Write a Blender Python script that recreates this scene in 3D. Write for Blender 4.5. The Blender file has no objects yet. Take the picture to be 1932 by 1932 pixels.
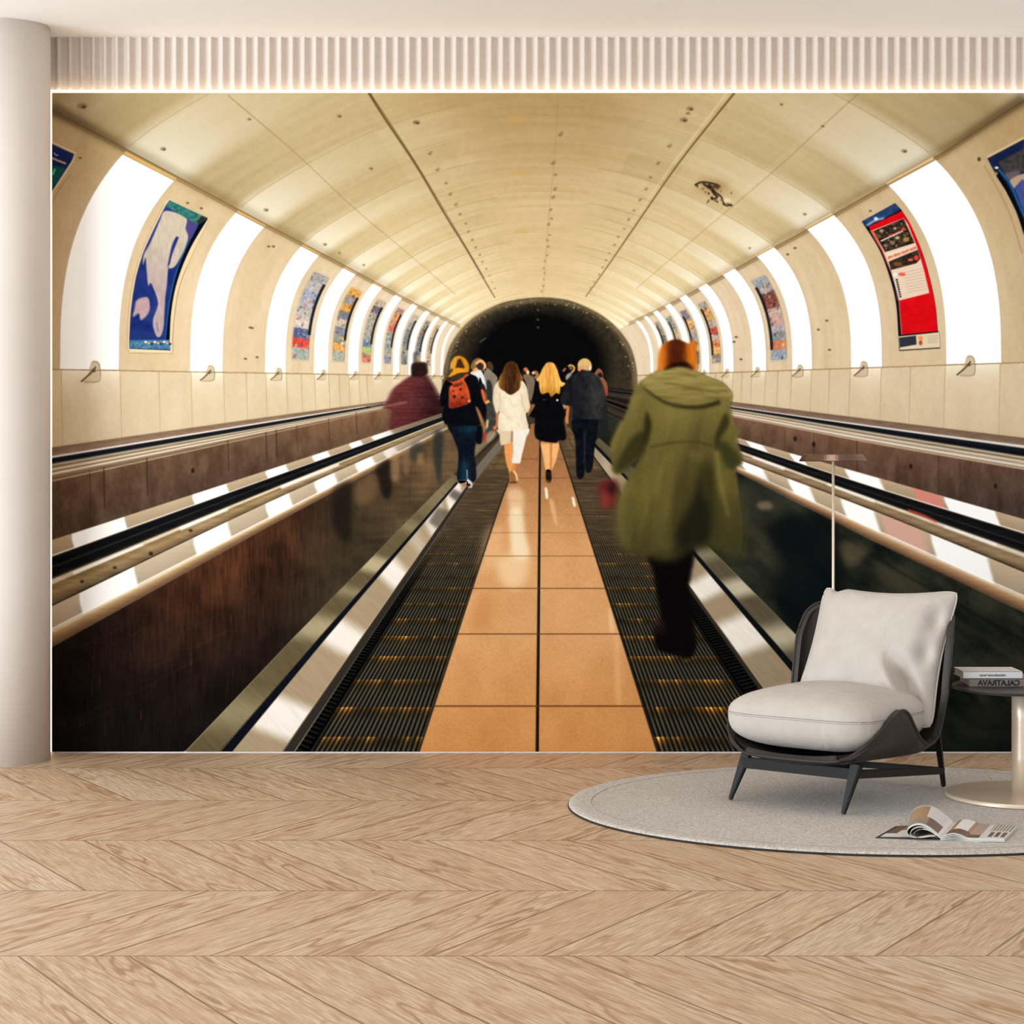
# ---------------------------------------------------------------- the printed picture on the wall
import numpy as np
MX0, MY0, MX1, MY1 = 98, 175, 1938, 1418
MW, MH = MX1-MX0, MY1-MY0
_rng = np.random.RandomState(7)
_LAT = _rng.rand(64, 256, 256).astype(np.float32)

def vn(u, v, s=0):
    ui = np.floor(u).astype(np.int32); vi = np.floor(v).astype(np.int32)
    fu = (u-ui).astype(np.float32); fv = (v-vi).astype(np.float32)
    fu = fu*fu*(3-2*fu); fv = fv*fv*(3-2*fv)
    L = _LAT[s % 64]
    a = L[ui & 255, vi & 255]; b = L[(ui+1) & 255, vi & 255]
    c = L[ui & 255, (vi+1) & 255]; d = L[(ui+1) & 255, (vi+1) & 255]
    return (a*(1-fu)+b*fu)*(1-fv)+(c*(1-fu)+d*fu)*fv

def fbm(u, v, s=0, o=4):
    r = 0; a = .5
    for i in range(o):
        r = r+a*vn(u*2**i+i*17.3, v*2**i+i*9.1, s+i); a *= .5
    return r/(1-.5**o)-.5

def sm(a, b, x):
    t = np.clip((x-a)/(b-a), 0, 1); return t*t*(3-2*t)

def crm(pts, n=6, closed=True):
    P = np.array(pts, float); N = len(P); out = []
    rngi = range(N if closed else N-1)
    for i in rngi:
        if closed: p0, p1, p2, p3 = P[i-1], P[i], P[(i+1) % N], P[(i+2) % N]
        else: p0, p1, p2, p3 = P[max(i-1, 0)], P[i], P[i+1], P[min(i+2, N-1)]
        for k in range(n):
            t = k/n
            out.append(.5*(2*p1+(p2-p0)*t+(2*p0-5*p1+4*p2-p3)*t*t+(3*p1-p0-3*p2+p3)*t**3))
    if not closed: out.append(P[-1])
    return np.array(out)

def q(ox, oy, s, *pts):
    return [(ox+x*s, oy+y*s) for x, y in pts]

def gk(s):
    r = max(1, int(3*s+.5)); k = np.exp(-np.arange(-r, r+1)**2/(2*s*s)); return k/k.sum(), r

def blur(m, sx, sy):
    for ax, s in ((1, sx), (0, sy)):
        if s > .25:
            k, r = gk(s); pad = [(0, 0)]*m.ndim; pad[ax] = (r, r)
            p = np.pad(m, pad, mode='edge'); o = np.zeros_like(m); n = m.shape[ax]
            for i, w in enumerate(k):
                o += w*(p[i:i+n] if ax == 0 else p[:, i:i+n])
            m = o
    return m

class Canvas:
    def __init__(c):
        c.img = np.zeros((MH, MW, 3), np.float32)
        y, x = np.mgrid[0:MH, 0:MW]
        c.X = (x+MX0+.5).astype(np.float32); c.Y = (y+MY0+.5).astype(np.float32)
    def mask(c, P, pad=0, sub=3):
        P = np.asarray(P, float)
        x0 = max(int(P[:, 0].min())-1-pad, MX0); x1 = min(int(P[:, 0].max())+2+pad, MX1)
        y0 = max(int(P[:, 1].min())-1-pad, MY0); y1 = min(int(P[:, 1].max())+2+pad, MY1)
        if x1 <= x0 or y1 <= y0: return None, None
        h, w = y1-y0, x1-x0
        m = np.zeros((h, w), np.float32)
        A = P; B = np.roll(P, -1, 0)
        ex = np.arange(w, dtype=np.float32)
        for j in range(h):
            for k in range(sub):
                yy = y0+j+(k+.5)/sub
                c1 = (A[:, 1] <= yy) != (B[:, 1] <= yy)
                if not c1.any(): continue
                a = A[c1]; b = B[c1]
                xs = np.sort(a[:, 0]+(yy-a[:, 1])*(b[:, 0]-a[:, 0])/(b[:, 1]-a[:, 1]))-x0
                for i in range(0, len(xs)-1, 2):
                    l, r = xs[i], xs[i+1]
                    i0 = max(int(l), 0); i1 = min(int(r)+1, w)
                    if i1 > i0:
                        e = ex[i0:i1]
                        m[j, i0:i1] += np.clip(np.minimum(e+1, r)-np.maximum(e, l), 0, 1)/sub
        return m, (slice(y0-MY0, y1-MY0), slice(x0-MX0, x1-MX0))
    def fill(c, P, col, b=0, by=None, al=1., smooth=True, nz=0, nf=8., f=None):
        """closed shape filled with a colour (or f(X,Y) -> colour), softened by b px"""
        if smooth: P = crm(P)
        by = b if by is None else by
        m, s = c.mask(P, int(3*max(b, by))+1 if max(b, by) > 0 else 0)
        if m is None: return
        if max(b, by) > 0: m = blur(m, b, by)
        m = (np.clip(m, 0, 1)*al)[..., None]
        X, Y = c.X[s], c.Y[s]
        C = np.array(col, np.float32) if f is None else f(X, Y)
        if nz: C = C+nz*fbm(X/nf, Y/nf, int(abs(P[0][0])) % 50)[..., None]
        c.img[s] = c.img[s]*(1-m)+C*m
    def line(c, P, w, col, b=0, al=1., smooth=True):
        P = crm(P, 5, False) if smooth and len(P) > 2 else np.array(P, float)
        d = np.gradient(P, axis=0); n = np.stack([-d[:, 1], d[:, 0]], 1)/(np.hypot(d[:, 0], d[:, 1])[:, None]+1e-9)
        w = np.linspace(w[0], w[1], len(P))[:, None] if isinstance(w, tuple) else w
        c.fill(np.vstack([P+n*w/2, (P-n*w/2)[::-1]]), col, b, al=al, smooth=False)
    def dot(c, x, y, rx, ry, col, b=.6, al=1.):
        t = np.linspace(0, 2*np.pi, 14)[:-1]
        c.fill(np.stack([x+rx*np.cos(t), y+ry*np.sin(t)], 1), col, b, al=al, smooth=False)

def cv(*p): return [tuple(x) for x in crm(p, 6, False)]
def c3(*a): return np.array(a, np.float32)
def mix(a, b, t): return a*(1-t[..., None])+b*t[..., None]

UX, UY = 1026., 700.
_TH = np.radians([-30, 0, 8, 14.5, 20.5, 28, 34, 40, 47, 60, 75, 90])
_RR = np.array([1.08, 1.0, 1.009, 1.013, 1.007, .98, .935, .895, .86, .812, .78, .767])
SEAM = np.radians(27.9); SEAMR = np.radians(29.0)
def seam(side): return SEAM if side < 0 else SEAMR
_TD = np.linspace(_TH[0], _TH[-1], 400)
_RD = np.interp(_TD, _TH, _RR); _k = np.hanning(41); _k /= _k.sum()
_RD = np.convolve(np.pad(_RD, 20, mode='edge'), _k, 'valid')
def prof(th): return np.interp(th, _TD, _RD)
LW0, LWP, LWW = .001098, .0004040, .000153      # panel starts / period / width in 1/px, left wall
RW0, RWP, RWW = .001161, .0004090, .000160
def wall_pt(side, w, th):
    r = prof(th)/w
    return (UX+side*r*np.cos(th), UY-r*np.sin(th)+(8 if side < 0 else 6)*np.cos(th)**8*(1 if th < .2 else 0)*0)
def wall_quad(side, w0, w1, t0, t1, n=26):
    a = [wall_pt(side, w0, t) for t in np.linspace(t0, t1, n)]
    b = [wall_pt(side, w1, t) for t in np.linspace(t1, t0, n)]
    return a+b
def ledge(side, x): return (697+(x-98)*.0173) if side < 0 else (684+(1932-x)*.0338)
def th_ledge(side, w):
    r = 1/w; x = UX+side*r; return np.arctan2(UY-ledge(side, x), r)

PARTS = {}        # outline polygons (photo pixels) of what the print shows, cut into separate pieces of the print
def part(key, *polys): PARTS.setdefault(key, []).extend([np.array(p, float) for p in polys])

def paint():
    c = Canvas(); X, Y, img = c.X, c.Y, c.img
    dx = X-UX; dy = UY-Y
    th = np.arctan2(dy, np.abs(dx)+1e-6); rho = np.hypot(dx, dy)+1e-3
    wv = prof(th)/rho                                   # 1/depth measure is 1/w ; w grows into the tunnel
    left = dx < 0
    # --- vault
    w0 = np.where(left, LW0, RW0); wp = np.where(left, LWP, RWP); ww = np.where(left, LWW, RWW)
    ph = (wv-w0)/wp; cell = np.floor(ph); fr = ph-cell
    inp = sm(-.13, .04, fr)*(1-sm(ww/wp-.04, ww/wp+.17, fr))+sm(.90, 1.02, fr)*.8
    inp = np.clip(inp, 0, 1)
    sq = np.where(left, SEAM, SEAMR); el = (th-sq)/(np.pi/2-sq)
    cw = (1-sm(.62, .9, el))                              # left and right halves agree at the crown
    wvc = wv; phc = (wvc-(LW0+RW0)/2)/((LWP+RWP)/2)
    base = mix(c3(206, 182, 139), c3(196, 168, 124), sm(.0, .9, el))
    far = sm(250, 900, rho)
    base = mix(base+c3(14, 14, 10), base-c3(2, 3, 6), far)
    base = base-(sm(300, 520, dy)*sm(.5, .85, el)*19)[..., None]*c3(1, 1.08, 1.25)
    tone = vn(cell*3.1+np.where(left, 5, 90), np.floor(el*2.3)*7.7, 3)-.5
    sub = vn(np.floor(ph*2.)*1.7+np.where(left, 31, 3), np.floor(el*2.3+.5)*5.1, 5)-.5
    stre = fbm(ph*14+7, el*3.2+np.where(left, 0, 40), 9)
    ctone = vn(np.floor(phc)*3.1+5, phc*0+2.2, 3)-.5
    cst = fbm(phc*14+7, el*0+3.2+dx/420, 9)
    base = base+((tone*13+sub*8)*cw+ctone*9*(1-cw))[..., None]*c3(1, 1.0, 1.15)+((stre*cw+cst*(1-cw))*20)[..., None]*c3(.9, 1, 1.3)
    base = base+(fbm(X/9, Y/9, 13, 3)*9)[..., None]
    spill = np.exp(-np.clip(el, 0, 2)/.19)
    base = mix(base, c3(243, 234, 212), np.clip(spill*inp*.98, 0, 1))
    shade = np.exp(-np.clip(el, 0, 2)/.13)*(1-inp)
    base = base*(1-.10*shade[..., None]*sm(120, 600, rho)[..., None])
    base = mix(base, c3(150, 122, 76), np.clip(sm(760, 1200, rho)*.30*np.exp(-((el-.45)/.6)**2), 0, 1))
    base = mix(base, c3(244, 232, 205), (1-sm(150, 420, rho))*.38*np.exp(-np.clip(el, 0, 2)/.55))
    base = base*(1-.13*sm(60, 420, dy))[..., None]*c3(1, 1, .985)
    # --- wall bays above the ledge
    hgt = th/sq
    wal = mix(c3(207, 183, 147), c3(190, 165, 126), sm(.35, 1.05, hgt)*sm(250, 800, rho))
    wal = mix(wal, c3(214, 194, 164), 1-sm(150, 600, rho))
    wal = wal+(fbm(ph*9, hgt*2.0+np.where(left, 0, 50), 21)*20)[..., None]*c3(.9, 1, 1.15)+(fbm(X/7, Y/11, 25, 3)*9)[..., None]
    wal = wal-(sm(800, 980, rho)*22)[..., None]*c3(.9, .97, 1.05)
    img[:] = mix(wal, base, sm(-.004, .004, th-sq))
    # --- wall below the ledge
    lw = mix(c3(206, 185, 151), c3(201, 180, 147), sm(0, 150, Y-700))+(fbm(X/26, Y/60, 33)*15)[..., None]*c3(.9, 1, 1.2)+(fbm(X/5, Y/9, 35, 3)*8)[..., None]
    led = np.where(left, 697+(X-98)*.0173, 684+(1932-X)*.0338)
    iw = 1/(np.abs(dx)+1e-3); ph2 = (iw-w0)/wp; f2 = ph2-np.floor(ph2)
    glow = ((f2 > 0)*(f2 < ww/wp)).astype(np.float32)
    hl = 30*np.clip(np.abs(dx)/900, .2, 1)
    lw = mix(lw, c3(246, 236, 214), blur(glow, 2, .1)*np.exp(-np.clip(Y-led, 0, 999)/hl)*.75)
    below = sm(-.6, .6, Y-led)
    img[:] = img*(1-below[..., None])+lw*below[..., None]
    # wall joints under the ledge
    for sd, W0, WP, WW, nn in ((-1, LW0, LWP, LWW, 5), (1, RW0, RWP, RWW, 5)):
        for k in range(nn):
            for w in (W0+k*WP, W0+k*WP+WW, W0+k*WP+WW+(WP-WW)/2):
                x = UX+sd/w; y = ledge(sd, x); L = 145*(abs(x-UX)/900)
                c.line([(x, y), (x+sd*-1.5, y+L*.5), (x-sd*3, y+L)], (1.6, .8), (150, 118, 72), .5, .55)
    # --- ring joints, seams and bolt marks of the vault
    for sd, W0, WP, WW in ((-1, LW0, LWP, LWW), (1, RW0, RWP, RWW)):
        for k in range(-2, 11):
            for off, a in ((0, .5), (WP*.47, .32)):
                w = W0+k*WP+off-WW*.02
                if w <= 0: continue
                t0, t1 = seam(sd)+.01, np.radians(75 if off == 0 else 68)
                P = [wall_pt(sd, w, t) for t in np.linspace(t0+(.0 if off == 0 else .5), t1, 18)]
                c.line(P, (1.3, .9), (140, 108, 64), .5, a*(.9 if k < 6 else .4), smooth=False)
    sl = [(240-142*1.0, 211), (240, 286), (452, 400), (612, 484), (700, 531), (790, 579), (868, 616)]
    sr = [(1934, 191), (1775, 294), (1684, 345), (1529, 433), (1358, 526), (1270, 573), (1186, 612)]
    for P in (sl, sr):
        Pa = np.array(P); up = Pa+c3(0, -7); 
        c.line(up, (26, 4), (98, 76, 40), 6, .38)
        c.line(Pa, (9, 2), (150, 122, 80), 1.4, .7)
        c.line(Pa+c3(0, -3), (2.2, 1), (92, 66, 34), .6, .85)
        c.line(Pa+c3(0, 2), (2, 1), (120, 94, 56), .6, .8)
    c.line([(98, 205), (170, 243), (238, 281)], (26, 6), (70, 58, 40), 5, .55)
    c.line([(1934, 186), (1860, 232), (1775, 290)], (22, 5), (66, 52, 34), 5, .55)
    c.line([(695, 174), (725, 222), (785, 312), (838, 402), (880, 470), (912, 525), (934, 562)], (4.4, 1.6), (96, 70, 36), .7, .95)
    c.line([(697, 174), (790, 316), (914, 525)], (1.6, .8), (60, 42, 20), .5, .7)
    c.line([(1386, 175), (1340, 232), (1276, 314), (1200, 424), (1150, 497), (1105, 560)], (4, 1.4), (104, 76, 38), .7, .95)
    c.line([(1372, 175), (1266, 314), (1190, 424)], (3, 1), (226, 204, 160), 1, .5)
    c.line([(430, 180), (501, 240), (560, 291), (672, 396), (760, 470), (860, 556)], (1.8, .8), (132, 100, 54), .6, .6)
    c.line([(1620, 176), (1552, 238), (1480, 305), (1400, 374), (1310, 450), (1200, 545)], (1.8, .8), (136, 104, 58), .6, .6)
    c.line([(1053, 175), (1046, 300), (1036, 400), (1024, 560)], (1.5, .8), (150, 118, 76), .8, .6)
    r2 = np.random.RandomState(3)
    for P, n in (([(790, 210), (1010, 560)], 17), ([(1296, 205), (1052, 560)], 17), ([(1054, 250), (1022, 560)], 18)):
        for i in range(n):
            t = (i/n)**.6; s = 1-t*.8
            x = P[0][0]*(1-t)+P[1][0]*t+r2.uniform(-7, 7)*s; y = P[0][1]*(1-t)+P[1][1]*t+r2.uniform(-6, 6)*s
            if P[0][0] == 790: x = 786+ (940-786)*t+r2.uniform(-5, 5)*s; y = 231+(556-231)*t
            if P[0][0] == 1296: x = 1296-(1296-1108)*t+r2.uniform(-5, 5)*s; y = 214+(556-214)*t
            c.dot(x, y, 3.6*s+.9, 1.7*s+.6, (104, 78, 46), 1.0, .7)
            if r2.rand() < .5: c.dot(x+3*s, y-4*s, 3*s+.6, 1.6*s+.5, (120, 92, 58), .8, .6)
    for x, y, a in ((786, 231, 7), (1302, 205, 7), (1290, 226, 8), (700, 318, 4), (308, 281, 6), (502, 396, 5), (613, 461, 4), (686, 500, 3), (1706, 285, 6), (1518, 404, 4), (1414, 468, 3), (1552, 238, 4), (1474, 197, 4), (640, 219, 5), (470, 225, 4), (155, 200, 10), (640, 477, 3)):
        c.dot(x, y, a, a*.55, (118, 92, 58), 1.2, .7); c.dot(x+a*.3, y+a*.2, a*.45, a*.3, (74, 54, 32), .6, .8)
    for x, y, w_, h_ in ((975, 224, 22, 5), (985, 327, 18, 4), (985, 437, 14, 3)):
        c.dot(x, y, w_, h_, (190, 140, 70), 3, .6)
    # broken fitting on the vault
    c.dot(1345, 352, 30, 14, (150, 120, 72), 7, .7)
    for P, w in (([(1311, 350), (1322, 344), (1338, 345), (1354, 349)], 3.4), ([(1336, 348), (1344, 358), (1350, 370), (1341, 375)], 7), ([(1352, 364), (1361, 372), (1366, 386)], 3), ([(1364, 384), (1372, 388), (1381, 386)], 3), ([(1312, 347), (1318, 354)], 2.6), ([(1326, 346), (1340, 356)], 4), ([(1345, 352), (1356, 350)], 2.4), ([(1338, 377), (1334, 383)], 2), ([(1356, 368), (1348, 380)], 2.4), ([(1371, 383), (1382, 389)], 2)):
        c.line(P, w, (38, 28, 20), .8, .92)
    for k in range(26): c.dot(r2.normal(1346, 12), r2.normal(362, 9), r2.uniform(.8, 3), r2.uniform(.8, 2.4), [(30, 22, 16), (110, 86, 56), (196, 170, 128)][r2.randint(3)], .6, .8)
    c.dot(1352, 352, 8, 4, (70, 52, 30), 1.5); c.dot(1372, 378, 7, 4, (222, 196, 150), 1.5); c.dot(1347, 371, 3, 2, (190, 160, 120), .5)
    # --- the dark tube beyond
    arch = [(834, 742), (834, 712), (838, 690), (848, 655), (866, 626), (890, 602), (925, 581), (960, 568), (1018, 561), (1070, 566), (1105, 579), (1140, 598), (1170, 625), (1190, 655), (1200, 690), (1203, 725), (1203, 770), (1100, 800), (900, 800), (836, 770)]
    def tube(X, Y):
        e = np.hypot((X-1018)/186, (Y-715)/155)
        inner = np.hypot((X-1016)/150, (Y-690)/122)
        n = fbm(X/5, Y/5, 41, 4)
        C = mix(c3(7, 7, 7), c3(48, 42, 30), sm(.72, 1.02, inner))
        C = mix(C, c3(92, 78, 54), sm(.90, 1.0, e)*.9)
        C = mix(C, c3(112, 96, 68), sm(.93, 1.03, e)*sm(0, 90, np.abs(X-1018)-70))
        return C+(n*34)[..., None]*sm(.6, 1, e)[..., None]
    c.fill(arch, 0, .8, f=tube); part('tunnel_mouth', crm(arch))
    c.line([(842, 706), (850, 660), (880, 612), (935, 580), (1018, 566)], 7, (140, 118, 84), 2.2, .5)
    c.line([(1018, 566), (1100, 580), (1160, 620), (1192, 680), (1196, 730)], 6, (120, 102, 72), 2.2, .5)
    for i in range(90):
        t = r2.uniform(.05, np.pi-.05); x = 1018-181*np.cos(t)*r2.uniform(.93, 1); y = 712-149*np.sin(t)*r2.uniform(.93, 1)
        c.dot(x, y, r2.uniform(.6, 2), r2.uniform(.6, 1.6), [(200, 176, 130), (60, 46, 28)][r2.randint(2)], .5, .7)
    for y in (585, 603, 618): c.dot(1015, y, 2.5, 2, (120, 110, 90), 1, .6)
    c.line([(905, 646), (917, 637)], 2, (110, 110, 100), .8, .7)
    # --- light panels
    for sd, W0, WP, WW, n in ((-1, LW0, LWP, LWW, 11), (1, RW0, RWP, RWW, 11)):
        for k in range(n):
            a, b = W0+k*WP, W0+k*WP+WW*(1 if k < 8 else .85)
            t0 = th_ledge(sd, a); t1 = seam(sd)-.012
            Pq = wall_quad(sd, a, b, t0, t1)
            if 1/b < 188: continue
            Pn = np.array(Pq)
            c.fill(Pn, (178, 158, 150), .9, al=.55, smooth=False)
            Pin = Pn.copy(); cx_ = Pn.mean(0)
            c.fill(cx_+(Pn-cx_)*(1-1.6/np.ptp(Pn[:, 0])*np.array([1, .15])), (252, 251, 248), .5, smooth=False)
            if k < 8: part('light_panel_%d_%d' % (sd, k), Pn)
            x = (UX+sd*(1/a+1/b)/2); s = abs(x-UX)/855
            # lamp bracket under the panel
            y = ledge(sd, x)
            bx = x+(8 if sd < 0 else -6)*s
            br = [(bx-6*s, y-15*s), (bx+4*s, y-17*s), (bx+10*s, y-8*s), (bx+9*s, y+14*s), (bx+4*s, y+23*s), (bx-20*s, y+24*s), (bx-14*s, y+12*s)]
            c.fill(br, (196, 178, 146), .5, al=.95)
            c.line([(bx-26*s, y+22*s), (bx-8*s, y+6*s), (bx+2*s, y-6*s)], 3.2*s, (84, 62, 36), .5, .9)
            c.line([(bx-6*s, y-14*s), (bx+4*s, y-15*s), (bx+9*s, y-6*s), (bx+9*s, y+20*s), (bx-20*s, y+22*s)], 1.4*s, (150, 122, 84), .5, .8)
            c.dot(bx-2*s, y+1*s, 4*s, 3*s, (70, 50, 30), .6, .85)
            if k < 3: part('lamp_bracket_%d_%d' % (sd, k), crm(br))
            # warm line over the panel
            c.line([wall_pt(sd, a, seam(sd)-.006), wall_pt(sd, b, seam(sd)-.006)], (5*s+.5, 3*s+.5), (214, 170, 96) if sd < 0 else (226, 196, 140), .7, .85)
    for sd, x0, x1 in ((-1, 98, 850), (1, 1200, 1934)):
        c.line([(x, ledge(sd, x)) for x in np.linspace(x0, x1, 12)], 1.8, (128, 96, 54), .5, .75, smooth=False)
    for x, y in ((476, 619), (463, 677), (507, 465), (516, 465), (485, 674), (472, 618), (1389, 636), (1385, 645), (1398, 678), (1544, 622), (1560, 605), (1565, 660), (1486, 480), (1500, 468), (151, 298), (354, 383), (380, 393), (1642, 398)):
        c.dot(x, y, 3, 1.8, (74, 52, 34), .6, .85)
    # --- posters
    A = (230, 370, .16052)
    edge = cv(*q(*A, (520, 110), (300, 560), (180, 900), (112, 1300), (88, 1680)))+q(*A, (90, 1800), (570, 1820))+cv(*q(*A, (560, 1690), (580, 1350), (650, 1000), (800, 620), (1010, 265)))+q(*A, (560, 50))
    fr_ = cv(*q(*A, (500, 90), (280, 540), (155, 900), (85, 1300), (62, 1660)))+q(*A, (58, 1800), (100, 1845), (600, 1850))+cv(*q(*A, (595, 1690), (625, 1350), (690, 1020), (850, 640), (1030, 265)))+q(*A, (560, 30))
    c.fill(fr_, (216, 190, 146), .6, smooth=False); c.line(fr_[:44], 1.2, (150, 120, 78), .5, .6, smooth=False)
    part('poster_blue', np.array(fr_))
    c.fill(edge, (28, 44, 104), .5, smooth=False, nz=26, nf=14)
    c.fill(q(*A, (520, 110), (300, 560), (230, 730), (300, 600), (540, 180)), (40, 52, 120), 1)
    c.fill(cv(*q(*A, (890, 345), (730, 640), (640, 900), (560, 1250), (505, 1690)))+cv(*q(*A, (560, 1690), (580, 1350), (650, 1000), (800, 620), (1010, 265))), (8, 9, 20), .5, smooth=False)
    c.line(q(*A, (890, 345), (740, 640), (640, 900), (560, 1250), (510, 1690)), 2, (30, 92, 140), .6)
    c.fill(q(*A, (760, 280), (880, 340), (770, 540), (740, 440)), (72, 60, 116), 1.5)
    fig = q(*A, (500, 180), (620, 190), (760, 260), (750, 380), (780, 480), (740, 620), (680, 740), (620, 830), (560, 850), (545, 800), (640, 560), (660, 480), (600, 560), (560, 760), (540, 900), (530, 1040), (510, 1200), (500, 1400), (490, 1540), (460, 1640), (410, 1650), (370, 1540), (370, 1440), (410, 1330), (425, 1250), (390, 1130), (340, 1020), (310, 1050), (290, 850), (280, 720), (250, 810), (260, 690), (330, 560), (400, 400), (450, 280))
    c.fill(fig, (176, 158, 146), .8, f=lambda X, Y: mix(c3(186, 172, 150), c3(172, 150, 146), sm(430, 560, Y))+(fbm(X/5, Y/14, 4)*26)[..., None])
    c.line(q(*A, (655, 480), (600, 600), (550, 810)), (6, 3), (36, 44, 100), .8)
    c.line(q(*A, (410, 1480), (425, 1560), (430, 1600)), 2.4, (110, 110, 140), .8)
    c.fill(q(*A, (180, 1220), (300, 1190), (330, 1290), (310, 1380), (225, 1460), (200, 1380), (130, 1420), (150, 1320)), (176, 146, 146), 1.2, nz=24, nf=4)
    c.fill(q(*A, (560, 50), (1010, 260), (890, 340), (520, 120)), (46, 104, 96), .6, smooth=False, nz=70, nf=3)
    c.fill(q(*A, (940, 230), (1010, 262), (900, 340), (880, 300)), (40, 40, 36), .6, smooth=False)
    c.fill(q(*A, (90, 1690), (560, 1690), (570, 1800), (90, 1790)), (66, 112, 140), .5, smooth=False, nz=80, nf=4)
    for i in range(9): c.dot(*q(*A, (280+i*36, 1715+(i % 3)*12))[0], 2.6, 2, [(240, 220, 190), (236, 150, 90), (30, 40, 80)][i % 3], .5)
    c.fill(q(*A, (90, 1795), (570, 1815), (565, 1835), (95, 1825)), (222, 202, 164), .5, smooth=False)
    # red poster
    B = (1610, 370, .16046)
    bl = q(*B, (490, 85))+cv(*q(*B, (560, 160), (660, 330), (800, 640), (900, 980), (965, 1300), (990, 1580)))+q(*B, (1010, 1610), (1020, 1790), (540, 1820))+cv(*q(*B, (530, 1640), (500, 1250), (420, 930), (300, 620), (100, 300)))
    c.fill(bl, (10, 11, 22), .5, smooth=False); part('poster_red', np.array(bl))
    c.fill(q(*B, (100, 300), (490, 85), (550, 165), (190, 350), (150, 360)), (34, 60, 104), .6, smooth=False, nz=40, nf=6)
    c.line(q(*B, (160, 345), (250, 290), (360, 260)), 3, (214, 220, 226), 1.2, .8); c.dot(*q(*B, (265, 265))[0], 4, 3, (220, 228, 232), 1)
    red = cv(*q(*B, (570, 175), (680, 350), (800, 650), (900, 980), (965, 1300), (985, 1590)))+cv(*q(*B, (575, 1630), (540, 1230), (450, 880), (330, 620), (180, 360)))
    c.fill(red, (208, 12, 20), .5, smooth=False, nz=14, nf=10)
    c.fill(q(*B, (190, 400), (250, 400), (420, 760), (520, 1230), (545, 1230), (575, 1630), (560, 1630), (530, 1230), (440, 900), (330, 640)), (236, 110, 86), .6, smooth=False, al=.8)
    c.fill(q(*B, (230, 400), (590, 260), (640, 330), (750, 600), (830, 870), (893, 1140), (535, 1230), (440, 870), (330, 600)), (222, 196, 172), .5, smooth=False)
    c.fill(q(*B, (235, 410), (590, 265), (720, 550), (370, 660)), (50, 40, 30), .5, smooth=False, nz=100, nf=2.2)
    for i in range(60): u, v = r2.rand(2); x, y = q(*B, (255+330*u+125*v, 415-135*u+230*v))[0]; c.dot(x, y, r2.uniform(.6, 2.4), r2.uniform(.6, 2), [(150, 118, 90), (30, 22, 18), (110, 60, 34), (190, 160, 130), (60, 60, 44)][r2.randint(5)], .5, .7)
    for x, y, r, col in ((330, 410, 4, (190, 150, 130)), (490, 380, 3, (220, 180, 150)), (590, 390, 4, (224, 80, 50)), (290, 470, 5, (124, 74, 36)), (620, 510, 6, (176, 130, 60)), (520, 490, 4, (216, 180, 140)), (380, 580, 4, (150, 120, 100)), (460, 550, 5, (140, 110, 90))):
        c.dot(*q(*B, (x, y))[0], r, r*.8, col, .8, .85)
    c.line(q(*B, (320, 530), (450, 470), (580, 410)), 2.4, (232, 212, 196), .5); c.line(q(*B, (400, 470), (580, 400)), 1.6, (200, 60, 40), .5)
    c.fill(q(*B, (385, 690), (725, 575), (745, 620), (410, 760)), (232, 210, 186), .5, smooth=False)
    for i in range(14): x, y = q(*B, (415+i*24, 728-i*9))[0]; c.fill([(x-1.4, y-3), (x+1.6, y-4+(i % 3)), (x+1.9, y+2), (x-1.6, y+3-(i % 2))], [(216, 84, 44), (206, 70, 44), (226, 130, 60), (150, 90, 70)][i*7 % 4], .7, smooth=False, al=.9)
    c.fill(q(*B, (415, 770), (760, 630), (785, 740), (740, 790), (440, 870)), (48, 38, 32), .6, smooth=False, nz=70, nf=3)
    c.dot(*q(*B, (740, 725))[0], 4, 5, (226, 60, 40), .6); c.dot(*q(*B, (670, 750))[0], 5, 2.6, (220, 90, 60), .6); c.dot(*q(*B, (520, 800))[0], 9, 4, (120, 72, 40), 1.2)
    c.dot(*q(*B, (570, 920))[0], 7, 3.5, (222, 90, 66), .8); c.dot(*q(*B, (490, 925))[0], 4, 4, (220, 224, 224), .8)
    for i in range(8): c.line(q(*B, (580+i*7, 905+i*33), (815+i*8, 850+i*34)), .9, (150, 120, 104), .4, .55)
    for i in range(8): c.dot(*q(*B, (510+i*6, 985+i*28))[0], 2.2, 2, (42, 58, 46), .5)
    for i in range(4): c.line(q(*B, (620, 1330+i*90), (860-i*30, 1280+i*95)), .9, (150, 20, 20), .6, .6)
    c.fill(q(*B, (530, 1650), (1010, 1600), (1020, 1780), (545, 1810)), (214, 196, 162), .5, smooth=False)
    c.fill(q(*B, (535, 1665), (735, 1640), (742, 1745), (545, 1780)), (44, 48, 58), .5, smooth=False)
    c.dot(*q(*B, (790, 1670))[0], 5, 4, (232, 140, 70), .6); c.dot(*q(*B, (790, 1725))[0], 3.5, 5, (180, 70, 50), .6)
    for i in range(4): c.line(q(*B, (870, 1650+i*25), (990, 1640+i*25)), 1.6, (160, 146, 128), .6, .7)
    # clipped posters at the two sides
    c.fill([(96, 271), (140, 291), (136, 302), (98, 361), (96, 361)], (26, 34, 78), .6, smooth=False, nz=20); part('poster_edge_left', np.array([(98, 268), (143, 289), (138, 304), (98, 365)]))
    c.fill([(96, 310), (124, 318), (98, 358), (96, 358)], (20, 70, 66), .8, smooth=False); c.line([(98, 298), (112, 304), (125, 309)], 3, (206, 160, 110), .7); c.line([(102, 288), (106, 293), (110, 292)], 1.5, (190, 200, 220), .5); c.line([(100, 330), (104, 318)], 3, (80, 190, 140), .8)
    c.line([(98, 268), (143, 289), (138, 304), (98, 365)], 1.6, (228, 206, 160), .6, smooth=False)
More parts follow.
